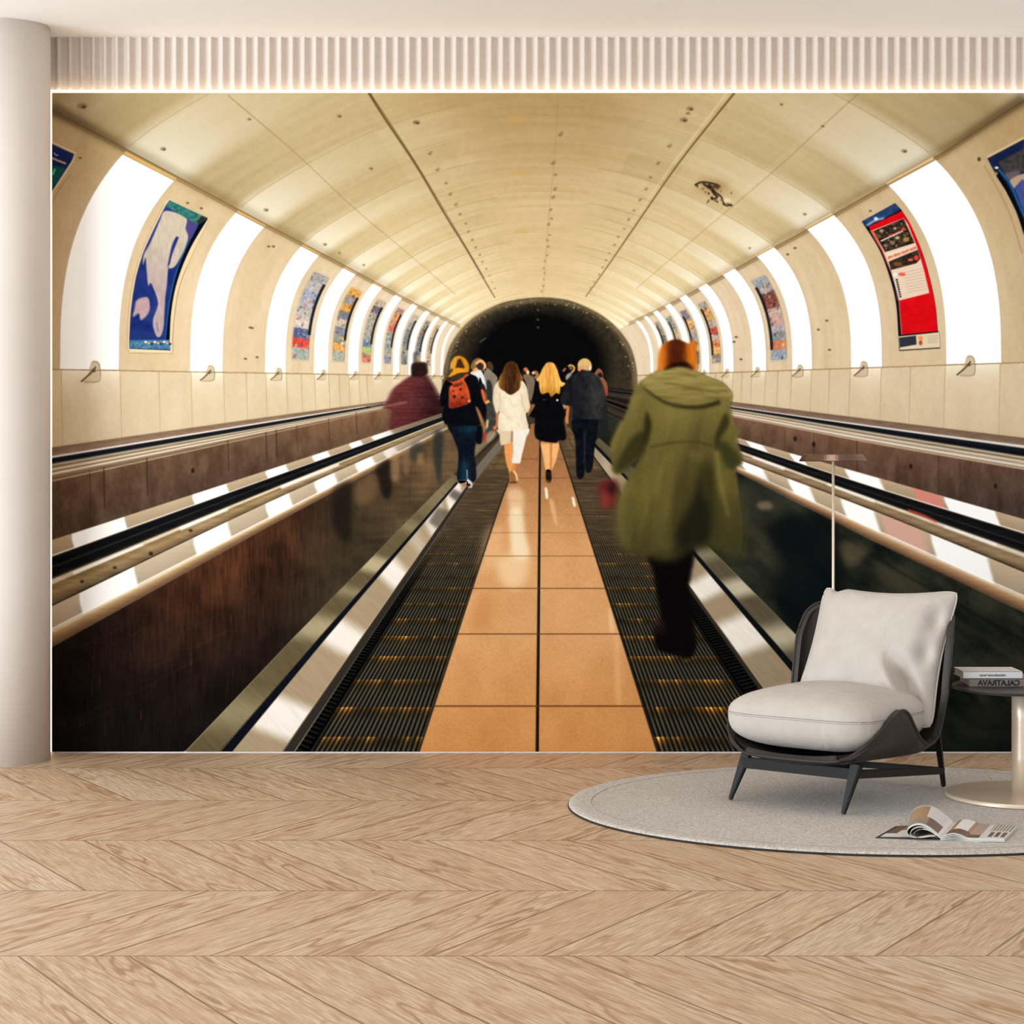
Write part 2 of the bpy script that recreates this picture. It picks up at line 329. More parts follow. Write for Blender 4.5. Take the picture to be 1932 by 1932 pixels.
    c.line([(132, 330), (112, 358), (98, 384)], 1.2, (110, 84, 50), .6, .7)
    C = (1840, 250, .1294)
    rp = q(*C, (175, 375), (715, 90), (715, 1510), (660, 1300), (540, 1020), (400, 740), (270, 560))
    c.fill(rp, (22, 32, 62), .6, smooth=False, nz=20, nf=8); part('poster_edge_right', np.array(rp))
    c.fill(q(*C, (340, 430), (715, 230), (715, 560), (480, 700), (380, 540)), (58, 54, 52), 1.2, smooth=False, nz=36, nf=5)
    c.fill(q(*C, (440, 600), (640, 560), (620, 690), (500, 690)), (96, 82, 92), 1.5); c.fill(q(*C, (500, 700), (715, 600), (715, 720), (600, 780), (570, 820)), (172, 148, 118), 1)
    c.fill(q(*C, (600, 780), (715, 700), (715, 1160), (640, 980), (580, 830)), (62, 74, 132), 1, nz=26, nf=5)
    c.line(q(*C, (340, 540), (500, 740), (600, 960), (715, 1230)), 4, (28, 84, 136), .7); c.fill(q(*C, (300, 560), (360, 600), (520, 860), (715, 1290), (715, 1500), (600, 1150), (440, 840), (310, 640)), (8, 9, 16), .7, smooth=False)
    c.dot(*q(*C, (310, 515))[0], 4, 2.4, (220, 206, 170), .6); c.dot(*q(*C, (305, 600))[0], 3, 3, (150, 130, 60), .8)
    c.line(q(*C, (130, 480), (280, 740), (500, 1180), (680, 1760)), 2, (138, 108, 70), .7, .6); c.dot(*q(*C, (55, 390))[0], 3, 4, (70, 54, 36), .8)
    c.line(q(*C, (175, 360), (715, 75)), 4, (216, 190, 140), 1, .8)
    # small posters along the walls
    SM = [(-1, 2, .45, [(150, 146, 148), (168, 160, 156), (140, 146, 170), (160, 158, 164), (178, 168, 158), (206, 190, 176), (52, 70, 118), (214, 44, 30), (140, 160, 150)], 'a'),
          (-1, 3, .5, [(226, 146, 40), (132, 128, 122), (226, 150, 60), (96, 100, 110), (190, 176, 160), (110, 110, 130), (128, 132, 110), (224, 150, 60), (150, 156, 146)], 'b'),
          (-1, 4, .5, [(178, 160, 130), (88, 72, 92), (150, 142, 136), (150, 148, 130), (164, 152, 146), (148, 146, 144), (96, 116, 150), (150, 190, 100), (206, 110, 84)], 'c'),
          (-1, 5, .5, [(150, 110, 110), (222, 140, 70), (214, 120, 70), (206, 84, 60), (150, 150, 140), (134, 150, 152), (110, 130, 140), (150, 158, 150), (130, 140, 160)], 'd'),
          (-1, 6, .5, [(190, 176, 150), (150, 150, 140), (110, 120, 120), (90, 110, 112), (140, 142, 130), (90, 100, 106)], 'e'),
          (-1, 7, .5, [(150, 140, 130), (110, 90, 80), (90, 100, 120), (80, 90, 110), (170, 150, 110)], 'f'),
          (-1, 8, .5, [(190, 160, 120), (150, 130, 110), (170, 150, 120)], 'g'),
          (1, 2, .5, [(136, 146, 154), (160, 154, 152), (96, 40, 30), (110, 44, 34), (190, 160, 148), (200, 150, 136), (170, 156, 166), (120, 130, 130), (214, 110, 50), (130, 150, 170)], 'h'),
          (1, 4, .5, [(150, 146, 130), (226, 150, 80), (206, 150, 60), (176, 160, 160), (196, 40, 36), (206, 170, 150), (226, 110, 40), (232, 170, 90), (120, 116, 116)], 'i'),
          (1, 5, .5, [(120, 110, 130), (222, 160, 80), (150, 150, 160), (214, 150, 80), (90, 100, 120)], 'j'),
          (1, 6, .5, [(140, 140, 130), (190, 160, 110), (90, 100, 130), (150, 140, 130)], 'k'),
          (1, 7, .5, [(150, 140, 120), (110, 110, 100), (170, 150, 110)], 'l')]
    for sd, k, cen, cols, nm in SM:
        W0, WP, WW = (LW0, LWP, LWW) if sd < 0 else (RW0, RWP, RWW)
        g0 = W0+k*WP+WW; g1 = W0+(k+1)*WP; gm = (g0+g1)/2; hw = (g1-g0)*.29
        if sd > 0: gm = RW0+(k+1)*RWP-(RWP-RWW)*.5
        t_lo, t_hi = np.radians(3.0), np.radians(23.2)
        Pq = np.array(wall_quad(sd, gm-hw, gm+hw, t_lo, t_hi, 10)); n = len(cols)
        c.fill(np.array(wall_quad(sd, gm-hw*1.12, gm+hw*1.12, t_lo-.012, t_hi+.012, 10)), (196, 176, 148), .5, smooth=False)
        part('poster_small_'+nm, Pq)
        for i, col in enumerate(cols):
            a, b = t_hi-(t_hi-t_lo)*i/n, t_hi-(t_hi-t_lo)*(i+1)/n
            c.fill(np.array(wall_quad(sd, gm-hw, gm+hw, b-.004, a+.004, 6)), np.array(col)*.8+np.array((176, 160, 140))*.2, (1.2, .7)[k > 3], smooth=False, nz=70, nf=3)
        rr = np.random.RandomState(ord(nm))
        for i in range(70):
            w = gm+rr.uniform(-.86, .86)*hw; t = rr.uniform(t_lo, t_hi); x, y = wall_pt(sd, w, t); s = max(.5, 1/w/480)
            c.dot(x, y, rr.uniform(.7, 3)*s, rr.uniform(.8, 4.5)*s, (np.array(cols[rr.randint(n)])*.7+45)*rr.uniform(.45, 1.3), .6, .75)
        we = gm+hw*(.95 if sd < 0 else .9)
        c.line([wall_pt(sd, we, t) for t in np.linspace(t_hi-.03, t_lo+(.1 if sd < 0 else .04), 8)], (5*300*gm, 3*300*gm) if False else max(1.2, 5.5*(.0021/gm)**1.2), (18, 20, 26), .6, .9, smooth=False)
    # ------------------------------------------------------------- lower half
    def strip(P0, P1, f, b=.6, al=1., key=None):
        P = np.vstack([crm(P0, 6, False), crm(P1, 6, False)[::-1]])
        U = crm(P0, 6, False); V = crm(P1, 6, False)
        def g(X, Y):
            yu = np.interp(X, U[:, 0], U[:, 1]); yv = np.interp(X, V[:, 0], V[:, 1])
            return f(X, Y, np.clip((Y-yu)/(yv-yu+1e-6), -.2, 1.2))
        if U[0, 0] > U[-1, 0]: U = U[::-1]
        if V[0, 0] > V[-1, 0]: V = V[::-1]
        c.fill(P, 0, b, al=al, smooth=False, f=g)
        if key: part(key, P)
    def bar(cols):          # colours across the strip
        ts = [t for t, _ in cols]; cs = np.array([k for _, k in cols], np.float32)
        return lambda X, Y, t: np.stack([np.interp(t, ts, cs[:, i]) for i in range(3)], -1)
    def noisy(g, am, fx, fy, sd=2):
        return lambda X, Y, t: g(X, Y, t)+(am*fbm(X/fx, Y/fy, sd))[..., None]
    def rail(segs, tan, slant, white=(250, 248, 244), edge=(255, 252, 246)):
        def g(X, Y, t):
            C = mix(c3(*tan), c3(*tan)*.86, t)+(8*fbm(X/60, Y/4, 6))[..., None]
            for a, b, s, col in segs:
                xx = X-slant*t
                m = sm(a-s*1.3, a+s*1.3, xx+1.2*np.sin(t*5))*(1-sm(b-s*1.6, b+s*1.6, xx+1.2*np.sin(t*4+1))); C = mix(C, c3(*col) if col else c3(*white), m)
            return mix(C, c3(*edge), sm(.86, .93, t)*(1-sm(.96, 1.0, t))*.7)
        return g
    fadeL = lambda g, x0=640, x1=880, k=.55: (lambda X, Y, t: g(X, Y, t)*(1-(1-k)*sm(x0, x1, X))[..., None])
    L = [[(96, 844.5), (500, 787.6), (724, 757.5), (850, 741)], [(96, 861), (500, 796), (724, 761.5), (850, 743)], [(96, 874), (500, 804.5), (724, 765), (850, 746)],
         [(96, 909.5), (500, 821), (724, 772.5), (850, 750)], [(96, 1020), (500, 889), (833, 780), (852, 774)], [(96, 1051), (500, 905.5), (835, 786), (854, 779)],
         [(96, 1094.5), (500, 928), (840, 793), (856, 787)], [(96, 1145.5), (500, 951), (847, 797), (858, 791)], [(96, 1190.5), (500, 983), (849, 803.5), (860, 798)],
         [(96, 1222), (500, 997), (852, 808), (862, 803)]]
    c.fill([(838, 742), (1203, 742), (1203, 900), (1060, 840), (985, 860), (838, 930)], (58, 48, 36), 3, smooth=False)
    strip(L[0], L[1], noisy(bar([(0, (126, 98, 66)), (.15, (120, 96, 74)), (1, (136, 110, 88))]), 26, 20, 3), key='balustrade_left')
    strip(L[1], L[2], bar([(0, (226, 214, 206)), (.22, (214, 204, 200)), (.34, (30, 32, 36)), (1, (10, 12, 16))]), key='balustrade_left')
    strip(L[2], L[3], noisy(bar([(0, (20, 20, 22)), (.1, (190, 176, 150)), (.22, (110, 92, 66)), (.34, (224, 208, 182)), (.48, (120, 98, 70)), (.56, (238, 222, 200)), (.7, (130, 108, 86)), (.9, (110, 88, 66)), (.96, (196, 170, 130)), (1, (120, 96, 66))]), 24, 60, 2), key='balustrade_left')
    strip(L[3], L[4], lambda X, Y, t: mix(c3(96, 70, 52), c3(72, 54, 42), t)+(fbm(X/16, Y/34, 17)*34)[..., None]*c3(1.1, 1, .9)+(fbm(X/4, Y/7, 19, 3)*12)[..., None]+c3(20, 15, 8)*sm(430, 700, X)[..., None], key='balustrade_left')
    for x, a in ((196, .8), (277, .7), (170, .4), (430, .6), (502, .7), (521, .7), (560, .4), (620, .4), (672, .4)):
        y0 = np.interp(x, [96, 500, 724], [909, 821, 772])-6; y1 = np.interp(x, [96, 500, 833], [1018, 888, 780]); y1 = y0+(y1-y0)*(.75 if x not in (170,) else 1)
        c.line([(x, y0), (x+1, (y0+y1)/2), (x+2, y1)], 1.8, (32, 22, 16), .7, a)
    c.dot(364, 888, 3, 5, (36, 24, 16), .8)
    Fq = lambda *p: q(690, 660, .13975, *p)
    def piece(key, P, col, b=.7, by=None, nz=14, nf=5, f=None, smooth=True, al=1.):
        c.fill(P, col, b, by, nz=nz, nf=nf, f=f, smooth=smooth, al=al)
        if key: part(key, crm(P) if smooth else P)
    # burgundy man on the far belt
    def burg(X, Y):
        return mix(c3(98, 44, 44), c3(40, 18, 20), np.clip(sm(760, 830, X)*.75+sm(700, 800, Y)*.25, 0, 1))+(fbm(X/40, Y/2.5, 61)*24)[..., None]
    piece('burgundy_jacket', Fq((620, 350), (810, 345), (900, 450), (965, 570), (1010, 660), (1085, 740), (1080, 830), (1030, 865), (900, 905), (600, 1030), (345, 1085), (340, 820), (235, 790), (290, 680), (360, 540), (450, 460)), 0, 3.2, .9, f=burg)
    piece('burgundy_hair', Fq((625, 190), (690, 165), (800, 170), (830, 230), (820, 340), (640, 360), (612, 280)), (34, 20, 18), 1.6, 1.0)
    c.fill(Fq((640, 40), (690, 40), (690, 170), (640, 190)), (60, 58, 60), 2, al=.7); c.line(Fq((700, 168), (800, 165)), 2, (150, 130, 70), 1, .7)
    c.line(Fq((0, 780), (240, 730)), 4, (22, 20, 20), 1, .5, smooth=False); c.line(Fq((60, 775), (330, 750), (560, 705)), 3, (190, 150, 128), 1.6, .5)
    strip(L[4], L[5], fadeL(rail([(136, 236, 1.5, None), (364, 428, 2, None), (502, 540, 2, None), (590, 619, 2, None), (660, 681, 2, None), (702, 738, 3, None)], (184, 160, 128), 3)), key='balustrade_left')
    strip(L[5], L[6], noisy(bar([(0, (60, 52, 40)), (.08, (14, 15, 18)), (.38, (12, 14, 16)), (.46, (44, 42, 34)), (.54, (14, 15, 18)), (.84, (16, 17, 18)), (.93, (50, 46, 34)), (1, (120, 104, 76))]), 14, 70, 3), key='balustrade_left')
    strip(L[6], L[7], noisy(bar([(0, (200, 182, 150)), (.12, (214, 198, 172)), (.22, (128, 104, 70)), (.5, (150, 124, 84)), (.75, (120, 98, 70)), (.9, (100, 82, 58)), (.97, (40, 32, 24)), (1, (170, 150, 120))]), 40, 46, 5), key='balustrade_left')
    for a, b in ((138, 270), (340, 430), (530, 640)):
        y = lambda x: np.interp(x, [96, 500, 840], [1096, 929, 794]); c.line([(x, y(x)+3) for x in np.linspace(a, b, 6)], (6, 4), (244, 238, 230), 1.2, .9)
    for x, y in ((155, 1097), (217, 1071), (285, 1045), (360, 1001), (285, 1044)): c.dot(x, y, 4, 3, (40, 30, 20), .8, .8)
    strip(L[7], L[8], fadeL(rail([(150, 254, 2, None), (366, 430, 2.5, None), (502, 546, 2.5, None), (594, 631, 3, None), (671, 702, 3, None), (724, 745, 3, (226, 216, 204))], (190, 170, 142), 5), 700, 880), key='balustrade_left')
    strip(L[8], L[9], noisy(bar([(0, (236, 214, 180)), (.25, (176, 144, 104)), (.6, (132, 100, 70)), (1, (92, 68, 46))]), 16, 60, 3), key='balustrade_left')
    # glass panel of the left balustrade
    G0 = L[9]; 
    glass = [(96, 1222), (500, 997), (852, 808), (892, 790), (888, 870), (858, 893), (557, 1200), (351, 1416), (340, 1420), (96, 1420)]
    def gl(X, Y):
        yt = np.interp(X, [96, 500, 852], [1222, 997, 808]); d = Y-yt
        b = mix(c3(20, 15, 13), c3(46, 29, 20), sm(-40, 420, X-.25*d-120)*(1-sm(20, 330, d)))
        b = mix(b, c3(62, 54, 38), sm(520, 700, X+.2*d)*.75)
        b = mix(b, c3(96, 74, 50), sm(620, 800, X)*(1-sm(60, 240, d))*.8)
        wood = fbm(X/3.2, Y/36, 12, 4); wood2 = fbm(X/40, Y/40, 15, 4)
        ru = np.exp(-((X-400-d*.05)/170)**2)*np.exp(-(d/150)**2)
        b = b+ru[..., None]*c3(26, 12, 5)
        b = b*(1+(wood*(1-.72*sm(520, 640, X)))[..., None]*.62+wood2[..., None]*.7)
        hz = sm(640, 720, X)*fbm(X/60, Y/4, 23, 3)
        return np.clip(b+hz[..., None]*c3(24, 20, 14)+(np.exp(-((X-330)/150)**2)*np.exp(-(d/60)**2)*0)[..., None], 4, 255)
    c.fill(glass, 0, .6, smooth=False, f=gl); part('glass_panel_left', np.array(glass))
    # reflections of people in it
    for P, col, b, a in ((q(500, 740, .238, (540, 800), (600, 730), (690, 720), (690, 900), (680, 1150), (600, 1170), (540, 1050)), (22, 18, 14), 5, .75),
                         (q(500, 740, .238, (880, 600), (1000, 540), (1000, 800), (940, 830), (900, 700)), (18, 15, 13), 3, .8),
                         (q(500, 740, .238, (1340, 330), (1410, 330), (1400, 600), (1380, 720), (1340, 560)), (36, 40, 38), 3, .85),
                         (q(500, 740, .238, (1000, 520), (1060, 500), (1060, 690), (1000, 690)), (150, 116, 80), 3, .6),
                         (q(500, 740, .238, (1150, 440), (1230, 400), (1260, 520), (1180, 560)), (46, 48, 46), 3, .7),
                         (q(500, 740, .238, (1090, 480), (1140, 470), (1140, 640), (1100, 640)), (138, 108, 76), 3, .5),
                         (q(500, 740, .238, (720, 740), (860, 650), (880, 820), (740, 900)), (112, 84, 56), 5, .6),
                         (q(500, 740, .238, (1210, 500), (1250, 480), (1250, 570), (1210, 570)), (170, 126, 70), 3, .6)):
        c.fill(P, col, b, al=a)
    for i in range(70):
        x = r2.uniform(110, 560); yt = np.interp(x, [96, 500], [1222, 997]); y = yt+r2.uniform(15, 260); Lh = r2.uniform(6, 26)
        if y < 1416 and x+y*.98 < 1720: c.line([(x, y), (x+r2.uniform(-1, 1), y+Lh)], r2.uniform(.6, 1.6), [(120, 66, 38), (24, 14, 10), (92, 52, 32)][r2.randint(3)], .5, r2.uniform(.15, .5))
    for i in range(14):
        x = r2.uniform(120, 520); yt = np.interp(x, [96, 500], [1222, 997]); y = yt+r2.uniform(30, 190); c.line([(x, y), (x+70, y-34)], .9, (110, 76, 50), .6, .25)
    # skirts left: olive, black, silver, dark
    K = [(351.6, 1417, 557, 1200, 856, 894), (417, 1417, 604.8, 1200, 868, 902), (440, 1417, 619, 1200, 870, 905), (534.8, 1417, 684.5, 1200, 882, 915), (556, 1417, 700, 1200, 885, 920)]
    def skirt(a, b, f, key=None, dy=0):
        P = [(a[0]+(a[0]-a[2])*.02, a[1]+4), (a[2], a[3]), (a[4], a[5])]; Q = [(b[0]+(b[0]-b[2])*.02, b[1]+4), (b[2], b[3]), (b[4], b[5])]
        def g(X, Y):
            pu = np.array(P)[::-1]; pv = np.array(Q)[::-1]
            xu = np.interp(Y, pu[:, 1], pu[:, 0]); xv = np.interp(Y, pv[:, 1], pv[:, 0]); return f(X, Y, (X-xu)/(xv-xu+1e-6))
        c.fill(np.array(P+Q[::-1]), 0, .7, smooth=False, f=g)
        if key: part(key, P+Q[::-1])
    def bands(bs, lo, hi, skew):
        def g(X, Y, t):
            yy = Y+skew*t; m = 0
            for y0, y1, s, a in bs: m = np.maximum(m, sm(y0-s, y0+s, yy)*(1-sm(y1-s, y1+s, yy))*a)
            C = mix(c3(*lo), c3(*hi), np.clip(m, 0, 1))
            return C+(fbm(X/50+Y/50, (X-Y)/6, 8)*16)[..., None]
        return g
    skirt(K[0], K[1], bands([(1160, 1200, 14, .8), (1048, 1074, 8, .95), (1105, 1120, 10, .5), (980, 1000, 10, .4), (1310, 1370, 30, .5), (905, 960, 30, .35)], (92, 80, 54), (176, 160, 124), -8), 'skirting_left')
    skirt(K[1], K[2], lambda X, Y, t: np.broadcast_to(c3(12, 15, 20), X.shape+(3,)))
    skirt(K[2], K[3], bands([(1312, 1372, 12, 1), (1168, 1212, 12, 1), (1052, 1086, 9, .95), (1000, 1020, 8, .3), (950, 985, 7, .8), (905, 938, 5, .9)], (158, 138, 108), (232, 222, 210), -26), 'skirting_left')
    c.fill([(808, 985), (826, 955), (852, 968), (832, 1003)], (84, 74, 60), 3, al=.8, smooth=False); c.fill([(846, 935), (855, 922), (880, 935), (866, 950)], (70, 62, 52), 2.5, al=.8, smooth=False)
    c.line([(535, 1417), (684, 1200), (881, 917)], (3.2, 1.2), (206, 176, 136), .7, .8)
    skirt(K[3], K[4], lambda X, Y, t: np.broadcast_to(c3(44, 40, 34), X.shape+(3,)))
    # --- moving belts (ribbed treads)
    def belt(P, side, key):
        def g(X, Y):
            d = np.clip((Y-719.), 1, None)/698.            # 1 at the bottom edge of the print
            u = (X-1017)/d                                   # constant along a rib
            z = 1/d
            fade = sm(.26, .62, d)
            rib = np.clip(.5+.75*np.sin(u*2*np.pi/9.6), 0, 1)
            ys = np.array([1390, 1334, 1282, 1238, 1200, 1167, 1138, 1108, 1086, 1062, 1044, 1028, 1012, 998, 985, 973, 962, 952, 943, 935, 927, 920, 913, 907, 901, 895, 890, 885])
            k = len(ys)-np.searchsorted(ys[::-1], Y, side='right')
            y0 = ys[np.clip(k, 0, len(ys)-1)]; y1 = ys[np.clip(k-1, 0, len(ys)-1)]; y1 = np.where(k == 0, 1450, y1)
            tt = np.clip((Y-y0)/(y1-y0+.001), 0, 1)
            glint = np.exp(-tt/.15)*(.2+1.5*vn(np.floor(u/9.6)*1.37, y0*3.3, 7)*vn(u/40, y0*1.7, 8)*1.5)
            C = mix(c3(9, 9, 9), c3(82, 76, 58), rib*(.25+.75*sm(.0, .55, tt))*.9)
            C = C+(glint*(.25+.75*rib))[..., None]*c3(196, 122, 30)*(.35+.65*sm(.25, .8, d))[..., None]
            flat = c3(70, 56, 39)+((rib-.4)*sm(.2, .5, d))[..., None]*c3(34, 30, 22)+(fbm(X/30, Y/2.2, 31)*40)[..., None]+(glint*.5)[..., None]*c3(50, 36, 14)
            C = mix(flat, C, fade)
            edge = np.abs(u)
            e0 = 434 if side < 0 else 456
            C = C*(1-.93*sm(e0-14, e0+4, edge)*sm(.4, .6, d))[..., None]
            side_ = sm(e0, e0+8, edge)*np.clip(np.sin(Y*.52/np.clip(d, .4, 1)-side*X*.22)*2-.6, 0, 1)*sm(.3, .5, d)*.9
            return np.clip(C+side_[..., None]*c3(26, 26, 26), 3, 255)
        c.fill(P, 0, .6, smooth=False, f=g); part(key, P)
    belt(np.array([(556, 1419), (700, 1200), (885, 920), (950, 842), (985, 800), (1000, 800), (962, 902), (927, 1000), (790, 1419)]), -1, 'tread_left')
    belt(np.array([(1036, 790), (1060, 790), (1120, 862), (1174, 933), (1298, 1101), (1451, 1314), (1526, 1419), (1241, 1419), (1108, 1000), (1055, 835)]), 1, 'tread_right')
    # far ends of the skirts
    c.fill(np.array([(888, 893), (945, 826), (985, 780), (992, 790), (950, 842), (886, 921)]), (104, 94, 80), .8, smooth=False); c.line([(888, 872), (945, 818), (975, 785)], 2.4, (24, 22, 20), .7)
    c.fill([(884, 880), (892, 866), (938, 818), (905, 800), (884, 815)], (118, 102, 78), 2.0, smooth=False)
    # --- tiled walkway
    wk = np.array([(790, 1419), (927, 1000), (962, 902), (1002, 800), (1036, 795), (1055, 835), (1108, 1000), (1241, 1419)])
    def tile(X, Y):
        d = np.clip(Y-719, 1, None)/698.
        C = mix(c3(140, 92, 54), c3(200, 146, 94), sm(.12, .5, d)); C = mix(C, c3(194, 133, 74), sm(.62, 1.0, d))
        C = C+(fbm(X/2.2, Y/2.2, 51, 3)*20)[..., None]+(fbm(X/40, Y/60, 53)*18)[..., None]
        return C
    c.fill(wk, 0, .5, smooth=False, f=tile); part('walkway', wk)
    for P, col, b, a in (([(958, 925), (985, 925), (988, 960), (975, 965), (962, 960)], (232, 200, 160), 4, .6), ([(962, 962), (984, 962), (990, 1000), (998, 1050), (968, 1052), (962, 1000)], (236, 220, 188), 4, .75), ([(940, 1052), (996, 1050), (990, 1100), (960, 1110), (942, 1090)], (232, 200, 156), 7, .65),
                         ([(1028, 920), (1032, 922), (1034, 938), (1030, 940)], (250, 240, 224), 1, .9), ([(1079, 938), (1083, 940), (1086, 955), (1082, 954)], (250, 244, 230), 1, .9), ([(1036, 945), (1044, 945), (1051, 985), (1046, 985)], (226, 176, 124), 2, .7),
                         ([(920, 1000), (950, 1000), (940, 1060), (905, 1080)], (222, 178, 128), 8, .5), ([(900, 1130), (930, 1130), (915, 1190), (885, 1190)], (178, 118, 64), 8, .5), ([(1148, 1150), (1153, 1150), (1160, 1190), (1150, 1190)], (236, 190, 140), 2, .5), ([(1160, 1210), (1166, 1210), (1172, 1320), (1162, 1320)], (222, 170, 116), 3, .5)):
        c.fill(P, col, b, al=a)
    c.line([(1013.5, 1419), (1017, 1060), (1019, 850), (1021, 800)], (6.4, 1.8), (24, 18, 14), .5)
    c.line([(1010, 1419), (1015, 1060)], (1.5, .8), (150, 100, 54), .5, .7, smooth=False)
    for y, wd, a in ((1332, 2.6, .95), (1196, 2, .9), (1110, 1.7, .75), (1049, 1.5, .7), (1005, 1.2, .4), (972, 1, .35), (945, 1, .3), (902, 1.2, .6), (866, 1.2, .6)):
        d = (y-719)/698.; c.line([(1017-226*d, y), (1017+225*d, y)], wd, (86, 54, 28), .5, a, smooth=False)
    c.line([(790, 1419), (927, 1000), (962, 902), (1000, 805)], (3.4, 1.4), (24, 20, 16), .6, .9); c.line([(1241, 1419), (1108, 1000), (1055, 835), (1038, 800)], (3.8, 1.4), (24, 20, 16), .6, .9)
    # --- right side
    R = [[(1934, 826.5), (1650, 792), (1372, 757), (1145, 730)], [(1934, 841), (1650, 804), (1372, 766), (1145, 735)], [(1934, 860.5), (1650, 815), (1375, 770), (1145, 738)], [(1934, 887), (1650, 838), (1390, 788), (1145, 747)],
         [(1934, 980.5), (1650, 900), (1392, 826.5), (1145, 751)], [(1934, 1007.5), (1650, 920), (1398, 838), (1145, 755)], [(1934, 1044.5), (1650, 943), (1401, 853), (1145, 760)], [(1934, 1081.5), (1650, 965), (1395, 868), (1138, 764)],
         [(1934, 1129), (1650, 1001), (1393, 883), (1138, 770)], [(1934, 1156), (1650, 1022), (1395, 893), (1138, 776)]]
    R = [r[::-1] for r in R]
    dk = lambda g: (lambda X, Y, t: g(X, Y, t)*(.28+.72*sm(1170, 1340, X))[..., None])
    strip(R[0], R[1], dk(noisy(bar([(0, (116, 90, 62)), (.2, (112, 90, 72)), (1, (128, 104, 86))]), 26, 20, 3)), key='balustrade_right')
    strip(R[1], R[2], dk(bar([(0, (226, 216, 208)), (.2, (206, 198, 194)), (.32, (26, 28, 32)), (1, (10, 11, 14))])), key='balustrade_right')
    strip(R[2], R[3], dk(noisy(bar([(0, (24, 22, 22)), (.12, (206, 190, 166)), (.26, (112, 92, 66)), (.42, (220, 204, 184)), (.56, (150, 128, 102)), (.72, (232, 220, 204)), (.86, (140, 118, 96)), (.95, (196, 172, 138)), (1, (110, 86, 60))]), 24, 60, 2)), key='balustrade_right')
    strip(R[3], R[4], dk(lambda X, Y, t: mix(c3(112, 80, 62), c3(84, 62, 48), t)+(fbm(X/16, Y/34, 18)*34)[..., None]*c3(1.1, 1, .9)+(fbm(X/4, Y/7, 20, 3)*12)[..., None]-c3(20, 12, 6)*sm(1620, 1900, X)[..., None]), key='balustrade_right')
    for x, a in ((1535, .6), (1616, .7), (1770, .5), (1811, .4), (1480, .3)):
        y0 = np.interp(x, R[3][1:][0][:1]+tuple(p[0] for p in R[3][2:]), R[3][1:][0][1:]+tuple(p[1] for p in R[3][2:])); y1 = np.interp(x, [p[0] for p in R[4]], [p[1] for p in R[4]])
        c.line([(x, y0), (x+1, y1)], 1.6, (44, 30, 22), .7, a)
    for x, y in ((1718, 880), (1878, 917), (1535, 838), (1500, 828)): c.dot(x, y, 3, 5, (34, 22, 16), .8)
    strip(R[4], R[5], dk(rail([(1490, 1514, 2, None), (1594, 1660, 3, None), (1722, 1775, 3, (206, 130, 112)), (1781, 1878, 2, None), (1408, 1440, 3, None)], (186, 160, 128), 8)), key='balustrade_right')
    strip(R[5], R[6], dk(noisy(bar([(0, (70, 60, 46)), (.1, (14, 15, 18)), (.45, (20, 20, 20)), (.52, (46, 42, 34)), (.6, (12, 13, 16)), (.88, (22, 22, 22)), (1, (120, 108, 82))]), 14, 70, 3)), key='balustrade_right')
    strip(R[6], R[7], dk(noisy(bar([(0, (206, 190, 164)), (.14, (216, 202, 182)), (.28, (134, 110, 78)), (.55, (146, 120, 88)), (.8, (116, 94, 70)), (.95, (60, 48, 34)), (1, (170, 150, 122))]), 36, 46, 5)), key='balustrade_right')
    c.line([(1712, 963), (1740, 972), (1768, 986)], (5, 4), (206, 76, 50), 1.5, .8)
    for a, b in ((1560, 1650), (1420, 1480), (1780, 1880)):
        y = lambda x: np.interp(x, [p[0] for p in R[6]], [p[1] for p in R[6]]); c.line([(x, y(x)+3) for x in np.linspace(a, b, 6)], (4, 6), (244, 238, 230), 1.2, .85)
    strip(R[7], R[8], dk(rail([(1396, 1440, 3, None), (1486, 1528, 3, None), (1586, 1650, 3, None), (1662, 1740, 6, (206, 160, 140)), (1756, 1864, 3, None)], (190, 168, 138), 10)), key='balustrade_right')
    strip(R[8], R[9], dk(noisy(bar([(0, (230, 206, 172)), (.25, (180, 142, 104)), (.6, (140, 102, 72)), (1, (84, 62, 44))]), 16, 60, 3)), key='balustrade_right')
    gr = np.array([(1120, 772), (1395, 893), (1650, 1022), (1936, 1157), (1936, 1420), (1620, 1420), (1511, 1207), (1342, 1037), (1180, 880), (1120, 830)])
    def gg(X, Y):
        n = fbm(X/60, Y/60, 44, 4); n2 = fbm((X+Y)/90, (X-Y*1.0)/26, 46, 4)
        b = mix(c3(16, 20, 17), c3(46, 46, 34), np.clip(.45+n*1.7, 0, 1)); b = b+(n2*34)[..., None]*c3(1, .95, .7)
        b = b+(fbm(X/3, Y/3, 47, 3)*10)[..., None]
        return mix(np.clip(b, 5, 255), c3(13, 18, 16), sm(1220, 1400, Y)*.6)
    c.fill(gr, 0, .7, smooth=False, f=gg); part('glass_panel_right', gr)
    c.line([(1590, 1010), (1690, 1075), (1850, 1165), (1934, 1210)], 4, (12, 14, 12), 2, .8); c.line([(1560, 1030), (1700, 1110), (1934, 1250)], 10, (58, 56, 42), 6, .5)
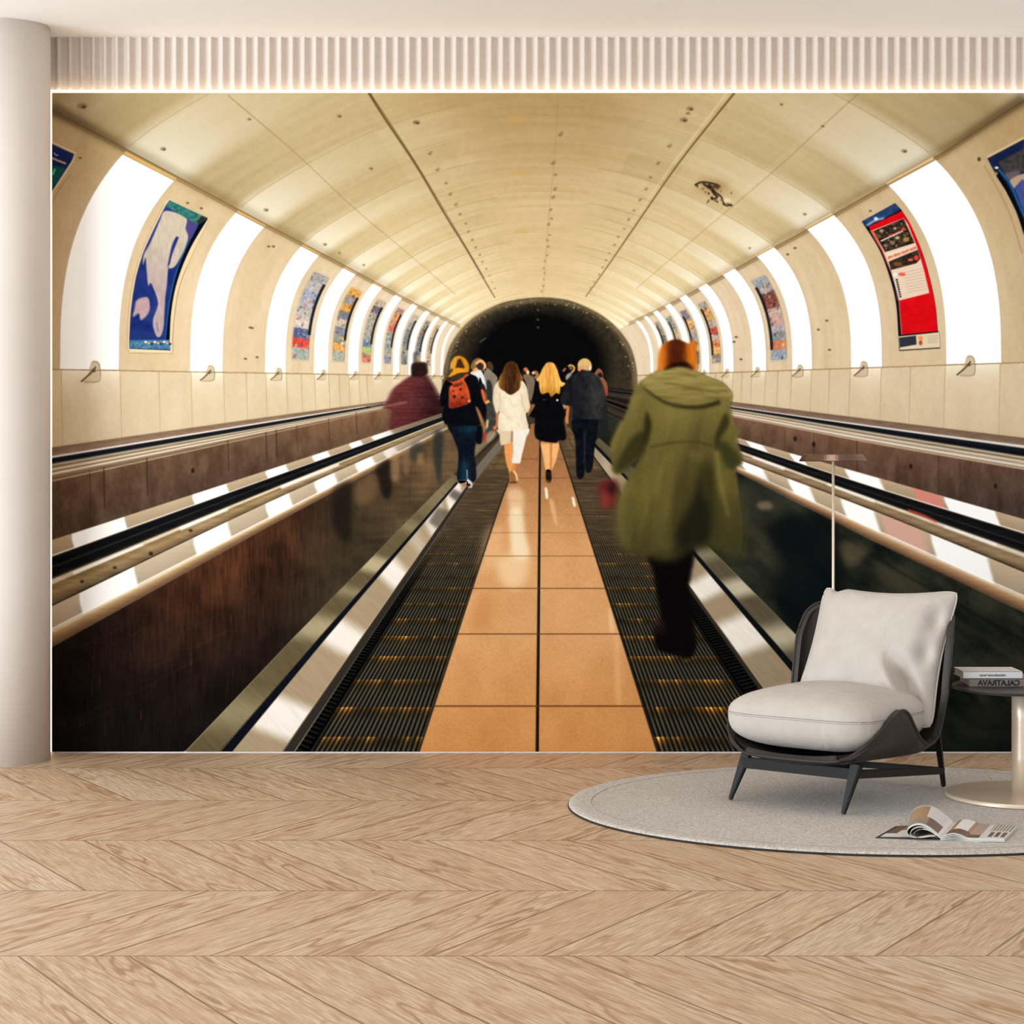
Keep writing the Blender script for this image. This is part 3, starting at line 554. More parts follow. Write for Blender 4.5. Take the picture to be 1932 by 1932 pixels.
    for P, col, b, a in (([(1428, 950), (1450, 946), (1458, 958), (1436, 962)], (196, 160, 124), 3, .7), ([(1400, 900), (1480, 930), (1470, 990), (1400, 960)], (62, 60, 46), 8, .5), ([(1455, 990), (1500, 970), (1580, 1000), (1590, 1160), (1560, 1220), (1490, 1200), (1460, 1100)], (9, 14, 16), 10, .8), ([(1586, 1030), (1600, 1020), (1640, 1040), (1600, 1070)], (104, 88, 64), 6, .6), ([(1640, 1060), (1720, 1090), (1800, 1150), (1700, 1130)], (70, 64, 46), 8, .5), ([(1395, 960), (1440, 1000), (1480, 1080), (1420, 1040)], (70, 62, 46), 10, .5), ([(1590, 1180), (1660, 1160), (1680, 1220), (1600, 1230)], (40, 44, 34), 10, .6)):
        c.fill(P, col, b, al=a)
    for yy in (1300, 1322, 1345, 1368, 1390):
        for x in range(1800, 1905, 7): c.line([(x, yy-14), (x+12, yy+4)], 1.2, (90, 70, 26), 1.0, .35 if yy in (1300, 1390) else .18, smooth=False)
    def rskirt(a, b, f, key=None):
        P = [tuple(p) for p in a]; Q = [tuple(p) for p in b]
        pu, pv = np.array(P), np.array(Q)
        def g(X, Y):
            xu = np.interp(Y, pu[:, 1], pu[:, 0]); xv = np.interp(Y, pv[:, 1], pv[:, 0]); return f(X, Y, (X-xu)/(xv-xu+1e-6))
        c.fill(np.array(P+Q[::-1]), 0, .7, smooth=False, f=g)
        if key: part(key, P+Q[::-1])
    r0 = [(1110, 846), (1174, 932), (1297.7, 1101), (1451, 1314), (1528, 1420)]; r1 = [(1117, 838), (1200, 925), (1303, 1042), (1511, 1288), (1622, 1420)]
    r2_ = [(1120, 834), (1202, 918), (1311, 1040), (1520, 1278), (1640, 1420)]; r3 = [(1130, 826), (1220, 905), (1342, 1037), (1511, 1207), (1700, 1420)]
    rskirt(r2_, r3, bands([(1098, 1128, 10, .95), (1185, 1225, 16, .9), (1040, 1060, 10, .4)], (84, 76, 56), (184, 172, 144), 8), 'skirting_right')
    rskirt(r1, r2_, lambda X, Y, t: np.broadcast_to(c3(12, 16, 18), X.shape+(3,)))
    rskirt(r0, r1, bands([(1102, 1135, 9, .95), (1178, 1236, 12, 1), (1310, 1380, 16, .9), (930, 960, 8, .5), (880, 905, 8, .2)], (150, 130, 102), (230, 220, 206), 20), 'skirting_right')
    c.line([(1120, 858), (1174, 932), (1297, 1101), (1451, 1314), (1528, 1420)], (1, 3), (208, 178, 138), .7, .8)
    rskirt([(p[0]-3-9*(p[1]-840)/580, p[1]) for p in r0], r0, lambda X, Y, t: np.broadcast_to(c3(46, 42, 34), X.shape+(3,)))
    # ------------------------------------------------------------- the people
    Aq = lambda *p: q(820, 660, .09317, *p); Bq = lambda *p: q(900, 670, .09317, *p); Cq = lambda *p: q(990, 660, .09317, *p)
    Dq = lambda *p: q(840, 780, .16563, *p); Eq = lambda *p: q(1120, 620, .16563, *p); Fq = lambda *p: q(690, 660, .13975, *p); Hq = lambda *p: q(1120, 900, .1967, *p)
    # far crowd
    piece('person_far_grey', Aq((760, 400), (730, 330), (780, 220), (880, 165), (990, 215), (1050, 320), (1010, 430)), (120, 92, 60))
    c.fill(Aq((840, 320), (900, 250), (980, 300), (980, 400), (880, 400)), (56, 34, 26), 1.0); c.line(Aq((830, 290), (930, 225), (1020, 300), (1010, 400)), 4.5, (230, 168, 112), .9)
    c.fill(Aq((1060, 260), (1130, 240), (1190, 340), (1170, 430), (1090, 400)), (70, 52, 36), 1)
    piece('person_far_grey', Aq((1000, 440), (1060, 365), (1150, 430), (1270, 550), (1260, 650), (1190, 850), (1185, 1100), (1060, 1050), (1000, 700)), (124, 114, 96), nz=20)
    c.fill(Aq((1060, 620), (1160, 700), (1180, 1050), (1060, 1000)), (40, 42, 38), 1.2)
    piece('person_far_white', Aq((720, 470), (880, 405), (980, 480), (1050, 780), (1000, 760), (920, 560), (880, 690), (850, 560)), (208, 210, 208))
    c.fill(Aq((740, 460), (830, 360), (880, 400), (800, 450)), (216, 156, 96), .9)
    c.fill(Aq((890, 720), (1000, 700), (1060, 900), (1000, 820)), (26, 30, 32), 1); c.fill(Aq((930, 820), (1000, 830), (1040, 1060), (990, 1080)), (214, 92, 46), .9); c.fill(Aq((1030, 1050), (1100, 1020), (1110, 1080), (1040, 1100)), (226, 170, 84), .8)
    piece('person_far_white', Aq((1040, 1130), (1180, 1080), (1250, 1280), (1200, 1560), (1100, 1760), (1010, 1760), (1060, 1500)), (58, 56, 52), nz=30)
    c.fill(Aq((1050, 1440), (1090, 1420), (1080, 1560), (1040, 1600)), (200, 180, 136), 1); c.fill(Aq((980, 1700), (1060, 1690), (1050, 1850), (990, 1860)), (150, 52, 40), 1); c.fill(Aq((1080, 1690), (1240, 1640), (1180, 1800), (1050, 1880)), (150, 134, 108), 2)
    piece('person_far_brown', Bq((930, 420), (1000, 380), (1080, 400), (1170, 500), (1160, 700), (1110, 920), (1060, 880), (1000, 600)), (112, 96, 78), nz=20)
    c.dot(*Bq((985, 300))[0], 4.5, 5, (196, 110, 60), .9); c.dot(*Bq((1030, 350))[0], 3, 4, (230, 200, 160), .8); c.dot(*Bq((940, 350))[0], 4, 4, (30, 26, 22), .9)
    c.fill(Bq((1110, 360), (1190, 310), (1260, 390), (1230, 480), (1160, 470)), (150, 104, 72), 1.1); c.dot(*Bq((1140, 360))[0], 3, 2.4, (226, 190, 150), .7); c.dot(*Bq((1160, 410))[0], 2.6, 2.6, (30, 24, 22), .7)
    c.line(Cq((880, 340), (930, 310), (1000, 350), (990, 420), (940, 460)), 3.4, (206, 164, 100), .8); c.dot(*Cq((935, 370))[0], 3.6, 3.6, (120, 84, 44), .9); c.fill(Cq((840, 520), (900, 470), (960, 480), (880, 600), (830, 600)), (150, 140, 130), 1.2)
    c.line(Cq((770, 440), (830, 370)), 3.4, (170, 104, 84), .9, smooth=False)
    piece('person_far_red', Cq((1330, 440), (1400, 480), (1460, 400), (1510, 375), (1580, 450), (1590, 560), (1670, 690), (1680, 880), (1640, 930), (1580, 720), (1480, 560)), (140, 84, 62), nz=26); c.fill(Cq((1480, 480), (1550, 470), (1570, 560), (1490, 540)), (24, 18, 18), .9); c.line(Cq((1640, 760), (1660, 900)), 2, (170, 40, 30), .8)
    piece('person_far_red', Cq((1560, 1200), (1660, 1100), (1650, 1700), (1540, 1700)), (28, 30, 32), 1.6)
    # woman with the orange backpack
    piece('bag_jeans', Fq((1120, 1000), (1500, 1000), (1495, 1200), (1465, 1400), (1490, 1740), (1385, 1775), (1372, 1620), (1362, 1775), (1240, 1765), (1252, 1400), (1180, 1180)), 0, .8, f=lambda X, Y: mix(c3(10, 16, 24), c3(16, 44, 60), np.clip(np.exp(-((X-877)/9)**2)*sm(860, 880, Y)+np.exp(-((X-885)/18)**2)*np.exp(-((Y-808)/12)**2)*.8, 0, 1))+(fbm(X/4, Y/9, 62)*12)[..., None])
    piece('bag_shoes', Fq((1225, 1775), (1365, 1770), (1380, 1830), (1330, 1840)), (150, 112, 84), .8); piece('bag_shoes', Fq((1370, 1735), (1440, 1795), (1430, 1860), (1380, 1850), (1362, 1790)), (196, 190, 184), .8); c.dot(*Fq((1390, 1825))[0], 4, 3, (30, 24, 24), .8)
    c.line(Fq((1368, 1620), (1372, 1740)), 1.6, (190, 190, 190), .7)
    piece('bag_jacket', Aq((250, 600), (160, 750), (110, 950), (120, 1120), (190, 1160), (150, 1300), (180, 1440), (300, 1530), (860, 1535), (960, 1560), (950, 1880), (830, 1860), (880, 1540), (980, 1500), (1050, 1280), (1040, 1140), (970, 1000), (900, 700), (860, 560), (740, 510), (640, 560), (450, 620)), (8, 9, 13), .8, nz=8)
    c.fill(Aq((830, 1150), (900, 1220), (1000, 1450), (1040, 1590), (980, 1600), (900, 1380)), (150, 100, 62), .9)
    piece('bag_hair', Aq((320, 560), (320, 300), (400, 150), (520, 125), (620, 175), (695, 300), (695, 440), (640, 460), (480, 470), (360, 540)), 0, .9, f=lambda X, Y: mix(c3(196, 128, 22), c3(206, 150, 60), sm(-10, 10, 860-X))+(fbm(X/2, Y/8, 64)*50)[..., None])
    c.fill(Aq((430, 340), (470, 210), (520, 180), (590, 310), (600, 370), (430, 370)), (58, 34, 16), 1.1); c.fill(Aq((310, 420), (370, 380), (360, 500), (290, 540)), (60, 50, 34), 1.2)
    c.fill(Aq((280, 545), (400, 400), (500, 365), (640, 440), (480, 480), (380, 530)), (216, 138, 20), .8)
    c.fill(Aq((300, 570), (420, 510), (560, 470), (660, 480), (520, 590), (380, 640)), (50, 44, 32), 1)
    piece('orange_backpack', Aq((215, 580), (300, 620), (400, 640), (560, 560), (640, 490), (700, 505), (600, 590), (640, 680), (690, 800), (720, 950), (735, 1030), (690, 1085), (600, 1130), (310, 1185), (288, 1000), (300, 760), (370, 700)), 0, .8, f=lambda X, Y: mix(c3(184, 70, 34), c3(112, 36, 22), sm(735, 772, Y))+(fbm(X/3, Y/4, 66)*46)[..., None])
    c.fill(Aq((360, 710), (560, 660), (590, 720), (420, 760)), (84, 30, 20), 1.2, al=.8)
    for x, y, r in ((525, 800, 2.6), (400, 945, 3), (560, 960, 2.4), (380, 840, 1.6)): c.dot(*Aq((x, y))[0], r, r*.9, (40, 16, 12), .8)
    c.line(Aq((300, 780), (460, 770), (600, 690)), 2, (226, 100, 50), .9, .7); c.line(Aq((650, 780), (690, 950), (700, 1050)), 2.4, (190, 90, 50), .9, .7); c.dot(*Aq((700, 1040))[0], 3, 2.4, (216, 130, 90), .8)
    # woman in white
    piece('white_legs', Dq((675, 340), (765, 335), (770, 500), (750, 560), (835, 565), (815, 650), (825, 770), (745, 785), (725, 660), (690, 540)), 0, .8, f=lambda X, Y: mix(c3(214, 142, 78), c3(176, 112, 66), sm(963, 976, X))+(fbm(X/3, Y/6, 70)*20)[..., None])
    c.fill(Dq((730, 690), (760, 650), (790, 690), (800, 770), (745, 775)), (120, 78, 44), 1.0, al=.8); c.line(Dq((775, 655), (810, 700), (822, 765)), 3, (230, 190, 140), .8); c.line(Dq((735, 785), (815, 785)), 3, (60, 40, 28), .9)
    piece('white_trousers', Bq((430, 1500), (1030, 1470), (990, 1700), (935, 1930), (900, 2070), (872, 2185), (780, 2190), (690, 2180), (722, 1990), (714, 1790), (600, 1800), (480, 1815), (455, 1620)), 0, .8, f=lambda X, Y: mix(c3(206, 182, 148), c3(226, 214, 200), sm(965, 970, X))+(fbm(X/4, Y/6, 71)*14)[..., None])
    c.line(Bq((710, 1540), (705, 1770)), 3, (120, 84, 54), .9, .8)
    piece('white_arm', Bq((385, 1160), (440, 1170), (420, 1350), (400, 1500), (340, 1510), (320, 1450), (375, 1400)), (178, 106, 70), .9)
    piece('white_blouse', Bq((440, 505), (520, 490), (870, 505), (960, 560), (1020, 690), (1055, 900), (1085, 1060), (1050, 1160), (995, 1175), (1010, 1300), (1045, 1470), (980, 1495), (600, 1540), (430, 1505), (430, 1250), (450, 1140), (390, 1175), (335, 1010), (318, 850), (345, 650)), 0, .8, f=lambda X, Y: mix(c3(226, 210, 182), c3(208, 190, 158), np.clip(np.abs(X-966)/34, 0, 1)**2)+(fbm(X/6, Y/9, 72)*22)[..., None])
    for P, a in ((((450, 760), (470, 950), (430, 1200)), .5), (((900, 780), (930, 1000), (1000, 1170)), .5), (((500, 1140), (640, 1250), (780, 1240)), .35), (((620, 1290), (720, 1310)), .35), (((640, 860), (720, 1020)), .3)): c.line(Bq(*P), 1.6, (160, 134, 96), .9, a)
    piece('white_hair', Bq((600, 160), (700, 118), (800, 165), (850, 270), (890, 380), (945, 480), (890, 530), (880, 630), (830, 720), (680, 805), (560, 735), (450, 650), (440, 490), (510, 340), (560, 220)), 0, .8, f=lambda X, Y: mix(c3(58, 32, 16), c3(132, 84, 36), np.clip((np.abs(X-964)/21)**2, 0, 1))+(fbm(X/1.6, Y/14, 73)*44)[..., None])
    # woman in the black dress
    piece('black_legs', Dq((1095, 300), (1285, 310), (1278, 480), (1218, 640), (1205, 655), (1150, 655), (1112, 480)), 0, .8, f=lambda X, Y: mix(c3(222, 166, 108), c3(190, 116, 60), np.clip(np.exp(-((X-1039.5)/2.2)**2)+sm(840, 834, Y)*.9, 0, 1))+(fbm(X/3, Y/6, 75)*12)[..., None])
    piece('black_shoes', Dq((1150, 650), (1200, 650), (1210, 740), (1190, 790), (1150, 760)), (26, 18, 16), .8); c.dot(*Dq((1172, 775))[0], 4, 2, (96, 66, 44), .8)
    c.fill(Bq((1125, 970), (1225, 975), (1190, 1070), (1045, 1225), (1030, 1180)), (150, 98, 58), .9)
    piece('black_arm', Cq((745, 1105), (840, 1105), (905, 1160), (890, 1350), (885, 1500), (815, 1460), (830, 1280), (850, 1190), (775, 1200)), (186, 116, 64), .9)
    c.dot(*Cq((770, 1130))[0], 3, 3, (226, 190, 150), .8)
    piece('black_dress', Bq((1205, 545), (1500, 560), (1760, 610), (1740, 800), (1735, 1000), (1795, 1210), (1755, 1300), (1800, 1685), (1650, 1725), (1600, 1775), (1330, 1745), (1190, 1670), (1160, 1500), (1175, 1300), (1090, 1245), (1060, 1215), (1175, 1010), (1100, 970), (1150, 750)), (8, 8, 11), .8, nz=9)
    piece('black_hair', Bq((1400, 165), (1480, 142), (1560, 170), (1620, 270), (1665, 420), (1710, 530), (1795, 575), (1720, 645), (1690, 640), (1670, 785), (1600, 770), (1500, 845), (1440, 760), (1310, 790), (1262, 660), (1250, 545), (1195, 505), (1270, 400), (1320, 280)), 0, .8, f=lambda X, Y: mix(c3(206, 142, 62), c3(226, 172, 84), np.clip(np.abs(X-1036)/16, 0, 1))+(fbm(X/1.5, Y/16, 77)*70)[..., None]-(sm(722, 746, Y)*30)[..., None])
    c.dot(*Bq((1625, 912))[0], 2.4, 2, (220, 220, 196), .6); c.line(Bq((1330, 900), (1390, 905)), 2, (50, 50, 56), .8)
    # older man
    piece('old_trousers', Dq((1450, 70), (1725, 60), (1700, 400), (1670, 640), (1600, 655), (1590, 420), (1580, 705), (1500, 710), (1482, 330)), 0, .9, f=lambda X, Y: c3(10, 13, 19)+(fbm(X/4, Y/8, 79)*14)[..., None]); c.line(Dq((1582, 200), (1590, 420), (1578, 560)), 2, (70, 70, 72), 1.2, .6)
    piece('old_jacket', Cq((1080, 450), (1170, 405), (1320, 435), (1420, 490), (1530, 600), (1600, 780), (1650, 990), (1620, 1070), (1510, 1115), (1575, 1310), (1555, 1385), (1450, 1405), (1000, 1395), (955, 1300), (970, 1150), (900, 1130), (750, 1100), (735, 950), (800, 770), (860, 620), (960, 520)), 0, .9, f=lambda X, Y: mix(c3(26, 26, 28), c3(40, 40, 38), sm(1098, 1125, X))+(fbm(X/7, Y/12, 80)*24)[..., None])
    c.line(Cq((1330, 700), (1400, 900), (1480, 1080)), 2, (66, 68, 66), 1.3, .5); c.line(Cq((930, 700), (940, 950), (990, 1180)), 3, (12, 12, 14), 1.4, .7)
    piece('old_hair', Cq((1070, 340), (1090, 240), (1180, 175), (1280, 188), (1352, 280), (1350, 390), (1300, 425), (1150, 405), (1095, 440)), 0, .8, f=lambda X, Y: mix(c3(206, 168, 104), c3(176, 148, 108), sm(686, 698, Y))+(fbm(X/2, Y/3, 82)*34)[..., None])
    c.dot(*Cq((1105, 390))[0], 3.2, 4, (224, 130, 60), .8); c.dot(*Cq((1325, 370))[0], 2.6, 5, (236, 196, 170), .9)
    # woman in the green coat
    piece('coat_trousers', Hq((540, 740), (940, 660), (930, 950), (905, 1060), (930, 1250), (960, 1420), (985, 1590), (930, 1730), (760, 1700), (600, 1640), (580, 1450), (650, 1400), (600, 1100), (570, 900)), (8, 6, 6), 3.0, 2.0, nz=4)
    c.fill(Hq((560, 1380), (680, 1380), (680, 1500), (580, 1500)), (40, 20, 20), 4, al=.5); c.dot(*Hq((890, 1760))[0], 5, 2, (150, 110, 60), 2, .5)
    piece('red_bag', Hq((40, 80), (190, 20), (250, 130), (190, 290), (90, 290), (70, 200)), (92, 30, 30), 5, 4); c.fill(Hq((70, 170), (140, 160), (140, 290), (80, 280)), (130, 54, 44), 4, al=.7); c.fill(Hq((150, 60), (230, 90), (200, 160), (150, 150)), (26, 14, 14), 4, al=.8)
    coat = [(1249, 696), (1282, 691), (1307, 698), (1335, 711), (1365, 724), (1380, 746), (1378, 769), (1388, 802), (1400, 812), (1391, 827), (1398, 852), (1400, 873), (1388, 880), (1391, 902), (1396, 940), (1402, 985), (1402, 1030), (1386, 1056), (1362, 1046), (1336, 1031), (1303, 1036), (1272, 1058), (1230, 1054), (1188, 1040), (1168, 1020), (1165, 980), (1167, 945), (1176, 918), (1190, 894), (1206, 866), (1191, 877), (1175, 893), (1157, 892), (1153, 868), (1152, 836), (1161, 818), (1178, 786), (1190, 752), (1202, 726), (1219, 713)]
    def coatf(X, Y):
        C = mix(c3(110, 98, 50), c3(86, 76, 37), sm(740, 860, Y)); C = mix(C, c3(92, 81, 38), sm(860, 930, Y)); C = mix(C, c3(58, 54, 27), sm(940, 1050, Y)*.8); C = mix(C, c3(58, 52, 25), np.exp(-((X-1285-.1*(950-Y))/26)**2)*sm(840, 930, Y)*.75)
        C = C+(fbm((X-1280)/26+Y*.006, Y/120, 90)*34)[..., None]*c3(1, .95, .5)+(fbm(X/3, Y/3, 91, 2)*7)[..., None]
        return C
    part('green_coat', crm(coat))
    m, sl_ = c.mask(crm(coat), 34); yy = c.Y[sl_]; k = sm(880, 1040, yy)
    m = np.clip(blur(m, 2.6, 2.0)*(1-k)+blur(m, 9.5, 6)*k, 0, 1)*(1-.25*sm(1010, 1060, yy))
    c.img[sl_] = mix(c.img[sl_], coatf(c.X[sl_], yy), m)
    c.fill([(1165, 930), (1180, 905), (1182, 1000), (1190, 1040), (1165, 1010)], (100, 92, 46), 7, al=.5); c.fill([(1392, 920), (1404, 960), (1404, 1040), (1386, 1040)], (60, 60, 34), 7, al=.45)
    hood = Eq((600, 560), (780, 465), (980, 430), (1130, 470), (1300, 550), (1480, 630), (1575, 770), (1450, 830), (1250, 880), (1050, 880), (850, 845), (700, 770), (560, 660))
    c.fill(hood, 0, 2, f=lambda X, Y: mix(c3(136, 122, 66), c3(118, 104, 54), sm(710, 760, Y))+(fbm(X/50, Y/6, 93)*46)[..., None]); part('coat_hood', crm(hood))
    c.line(Eq((560, 665), (700, 775), (850, 855), (1050, 895), (1250, 888), (1440, 835)), (3, 9), (36, 30, 12), 2.4, .9)
    for P, w, a in (((800, 620), (1000, 650), (1250, 720)), 3, .5), (((1000, 700), (1200, 690), (1440, 740)), 3, .5), (((780, 520), (1000, 505), (1180, 560)), 2.6, .45): c.line(Eq(*P), w, (76, 66, 30), 1.8, a)
    for P, col, b, a in ((Eq((600, 940), (660, 1100), (620, 1260), (560, 1340), (570, 1150)), (32, 28, 12), 3, .85), (Eq((620, 1200), (580, 1400), (480, 1500), (330, 1620), (240, 1600), (330, 1400), (480, 1200)), (40, 38, 18), 4, .8), (Eq((1500, 960), (1540, 1080), (1440, 1250), (1400, 1400), (1380, 1250), (1440, 1080)), (40, 36, 16), 3, .85), (Eq((1400, 1330), (1520, 1300), (1680, 1500), (1600, 1600), (1500, 1560)), (46, 46, 22), 4, .85),
                         ([(1326, 868), (1340, 880), (1346, 940), (1346, 1000), (1336, 1026), (1300, 1036), (1276, 1038), (1272, 1010), (1292, 970), (1308, 930), (1318, 890)], (20, 20, 13), 8, .88), ([(1180, 940), (1196, 940), (1190, 1000), (1178, 1010)], (70, 64, 32), 6, .5), ([(1345, 940), (1390, 950), (1392, 1030), (1350, 1020)], (48, 46, 22), 9, .5), ([(1228, 990), (1262, 985), (1270, 1040), (1236, 1040)], (78, 70, 34), 9, .5)):
        c.fill(P, col, b, al=a)
    c.line(Eq((640, 1350), (900, 1300), (1150, 1290), (1360, 1340)), 4, (60, 52, 22), 2, .7); c.line([(1352, 850), (1358, 905), (1366, 940), (1374, 975)], (9, 4), (128, 116, 58), 4, .75)
    for P, w, a in ((Eq((900, 1400), (780, 1600), (700, 1932)), 12, .35), (Eq((1100, 1400), (1240, 1560), (1300, 1932)), 14, .35)): c.line(P, w, (124, 108, 50), 5, a)
    c.line(Eq((1200, 1500), (1290, 1700), (1300, 1932)), (5, 22), (40, 36, 16), 6, .7); c.line(Eq((330, 1050), (250, 1250), (210, 1400)), 9, (122, 108, 52), 3, .6); c.line(Eq((430, 820), (560, 760)), 8, (120, 104, 50), 3, .6)
    hair = Eq((738, 490), (742, 300), (775, 190), (850, 145), (930, 122), (1030, 150), (1095, 172), (1125, 110), (1165, 200), (1182, 400), (1165, 475), (1080, 450), (980, 430), (820, 455))
    c.fill(hair, 0, 2.0, 1.4, f=lambda X, Y: mix(c3(196, 104, 26), c3(66, 24, 10), np.exp(-((X-1276)/20)**4)*.95)+(fbm(X/3, Y/14, 95)*20)[..., None]); part('coat_hair', crm(hair))
    c.fill(Eq((800, 470), (900, 400), (1050, 380), (1140, 470), (980, 430)), (20, 8, 6), 2.4, al=.9)
    # overall: print grain
    img += (np.random.RandomState(5).randn(MH, MW, 1)*1.6).astype(np.float32)
    part('vault', [(98, 175), (1936, 175), (1936, 190), (1775, 293), (1684, 345), (1529, 433), (1358, 526), (1186, 611), (1170, 622), (1140, 597), (1105, 578), (1018, 560), (925, 580), (890, 601), (868, 615), (700, 530), (452, 399), (240, 285), (98, 210)])
    return np.clip(img, 0, 255)/255.
# ---------------------------------------------------------------- the room
import bpy, bmesh, math, random
from mathutils import Vector, Matrix
from mathutils.geometry import tessellate_polygon
FP, HC, CXP, CYP, DW = 3870., 1.314, 966., 855., 9.0      # focal length (px), eye height, principal point, wall distance
S = bpy.context.scene; COL = S.collection
PI = math.pi
random.seed(4)

def wall_xz(px, py, y): return ((px-CXP)*y/FP, HC-(py-CYP)*y/FP)
def on_floor(px, py, z=0.):
    y = (HC-z)*FP/(py-CYP); return Vector(((px-CXP)*y/FP, y, z))

# --- materials
class Ex:                     # tiny expression builder over Math nodes
    def __init__(s, t, k): s.t, s.k = t, k
    def op(s, o, *a):
        n = s.t.nodes.new('ShaderNodeMath'); n.operation = o
        for i, v in enumerate((s,)+a):
            if isinstance(v, Ex): s.t.links.new(v.k, n.inputs[i])
            else: n.inputs[i].default_value = v
        return Ex(s.t, n.outputs[0])
    def __add__(s, o): return s.op('ADD', o)
    def __sub__(s, o): return s.op('SUBTRACT', o)
    def __mul__(s, o): return s.op('MULTIPLY', o)
    def __truediv__(s, o): return s.op('DIVIDE', o)
    def floor(s): return s.op('FLOOR')
    def fract(s): return s.op('FRACT')
    def sin(s): return s.op('SINE')
    def abs(s): return s.op('ABSOLUTE')
    def min(s, o): return s.op('MINIMUM', o)
    def lt(s, o): return s.op('LESS_THAN', o)

def new_mat(name):
    m = bpy.data.materials.new(name); m.use_nodes = True
    return m, m.node_tree, m.node_tree.nodes['Principled BSDF']
def lin(r, g, b):
    f = lambda c: (c/12.92 if c <= .04045 else ((c+.055)/1.055)**2.4)
    return (f(r/255), f(g/255), f(b/255), 1)
def noise(t, vec, scale, detail=4, rough=.55, dist=0.):
    n = t.nodes.new('ShaderNodeTexNoise'); n.inputs['Scale'].default_value = scale; n.inputs['Detail'].default_value = detail
    n.inputs['Roughness'].default_value = rough; n.inputs['Distortion'].default_value = dist
    if vec is not None: t.links.new(vec, n.inputs['Vector'])
    return n.outputs['Fac']
def comb(t, x, y, z):
    n = t.nodes.new('ShaderNodeCombineXYZ')
    for i, v in enumerate((x, y, z)):
        if isinstance(v, Ex): t.links.new(v.k, n.inputs[i])
        else: n.inputs[i].default_value = v
    return n.outputs[0]
def ramp(t, fac, stops):
    n = t.nodes.new('ShaderNodeValToRGB'); e = n.color_ramp.elements
    while len(e) < len(stops): e.new(.5)
    for k, (p, c) in zip(e, stops): k.position = p; k.color = c
    t.links.new(fac, n.inputs[0]); return n.outputs[0]
def mixc(t, fac, a, b, mode='MIX'):
    n = t.nodes.new('ShaderNodeMix'); n.data_type = 'RGBA'; n.blend_type = mode
    for i, v in ((0, fac), (6, a), (7, b)):
        if hasattr(v, 'is_linked') or hasattr(v, 'node'): t.links.new(v, n.inputs[i])
        else: n.inputs[i].default_value = v
    return n.outputs[2]
def bump(t, b, h, dist, st=1.):
    n = t.nodes.new('ShaderNodeBump'); n.inputs['Distance'].default_value = dist; n.inputs['Strength'].default_value = st
    t.links.new(h, n.inputs['Height']); t.links.new(n.outputs[0], b.inputs['Normal'])
def objco(t): return t.nodes.new('ShaderNodeTexCoord').outputs['Object']

def plain(name, rgb, rough=.6, metal=0., nscale=60., namp=.06, bmp=0., spec=.5, bscale=None):
    """one colour with a faint mottle and grain"""
    m, t, b = new_mat(name); c = lin(*rgb); co = objco(t)
    f = noise(t, co, nscale, 5)
    lo = tuple(x*(1-namp) for x in c[:3])+(1,); hi = tuple(min(1, x*(1+namp)) for x in c[:3])+(1,)
    t.links.new(ramp(t, f, [(.3, lo), (.7, hi)]), b.inputs['Base Color'])
    b.inputs['Roughness'].default_value = rough; b.inputs['Metallic'].default_value = metal; b.inputs['Specular IOR Level'].default_value = spec
    if bmp: bump(t, b, noise(t, co, bscale or nscale, 4), bmp)
    return m
def emit(name, rgb, st):
    m, t, b = new_mat(name); c = lin(*rgb)
    f = noise(t, objco(t), 30, 2)
    t.links.new(ramp(t, f, [(.2, tuple(x*.97 for x in c[:3])+(1,)), (.8, c)]), b.inputs['Emission Color'])
    b.inputs['Base Color'].default_value = c; b.inputs['Emission Strength'].default_value = st
    return m
def fabric(name, rgb, weave=420., bmp=.0012, crease=0.):
    m, t, b = new_mat(name); c = lin(*rgb); co = objco(t)
    f = noise(t, co, 16, 4); g = noise(t, co, weave, 2, .7)
    base = ramp(t, f, [(.25, tuple(x*.94 for x in c[:3])+(1,)), (.75, tuple(min(1, x*1.05) for x in c[:3])+(1,))])
    t.links.new(mixc(t, .22, base, ramp(t, g, [(.3, (.3, .3, .3, 1)), (.7, (.75, .75, .75, 1))]), 'SOFT_LIGHT'), b.inputs['Base Color'])
    b.inputs['Roughness'].default_value = .92; b.inputs['Specular IOR Level'].default_value = .15
    b.inputs['Sheen Weight'].default_value = .15
    wr = noise(t, co, 5.5, 4, .5, 1.4)
    n = t.nodes.new('ShaderNodeBump'); n.inputs['Distance'].default_value = .022; n.inputs['Strength'].default_value = .55; t.links.new(wr, n.inputs['Height'])
    n2 = t.nodes.new('ShaderNodeBump'); n2.inputs['Distance'].default_value = bmp; t.links.new(g, n2.inputs['Height']); t.links.new(n.outputs[0], n2.inputs['Normal'])
    t.links.new(n2.outputs[0], b.inputs['Normal'])
    return m

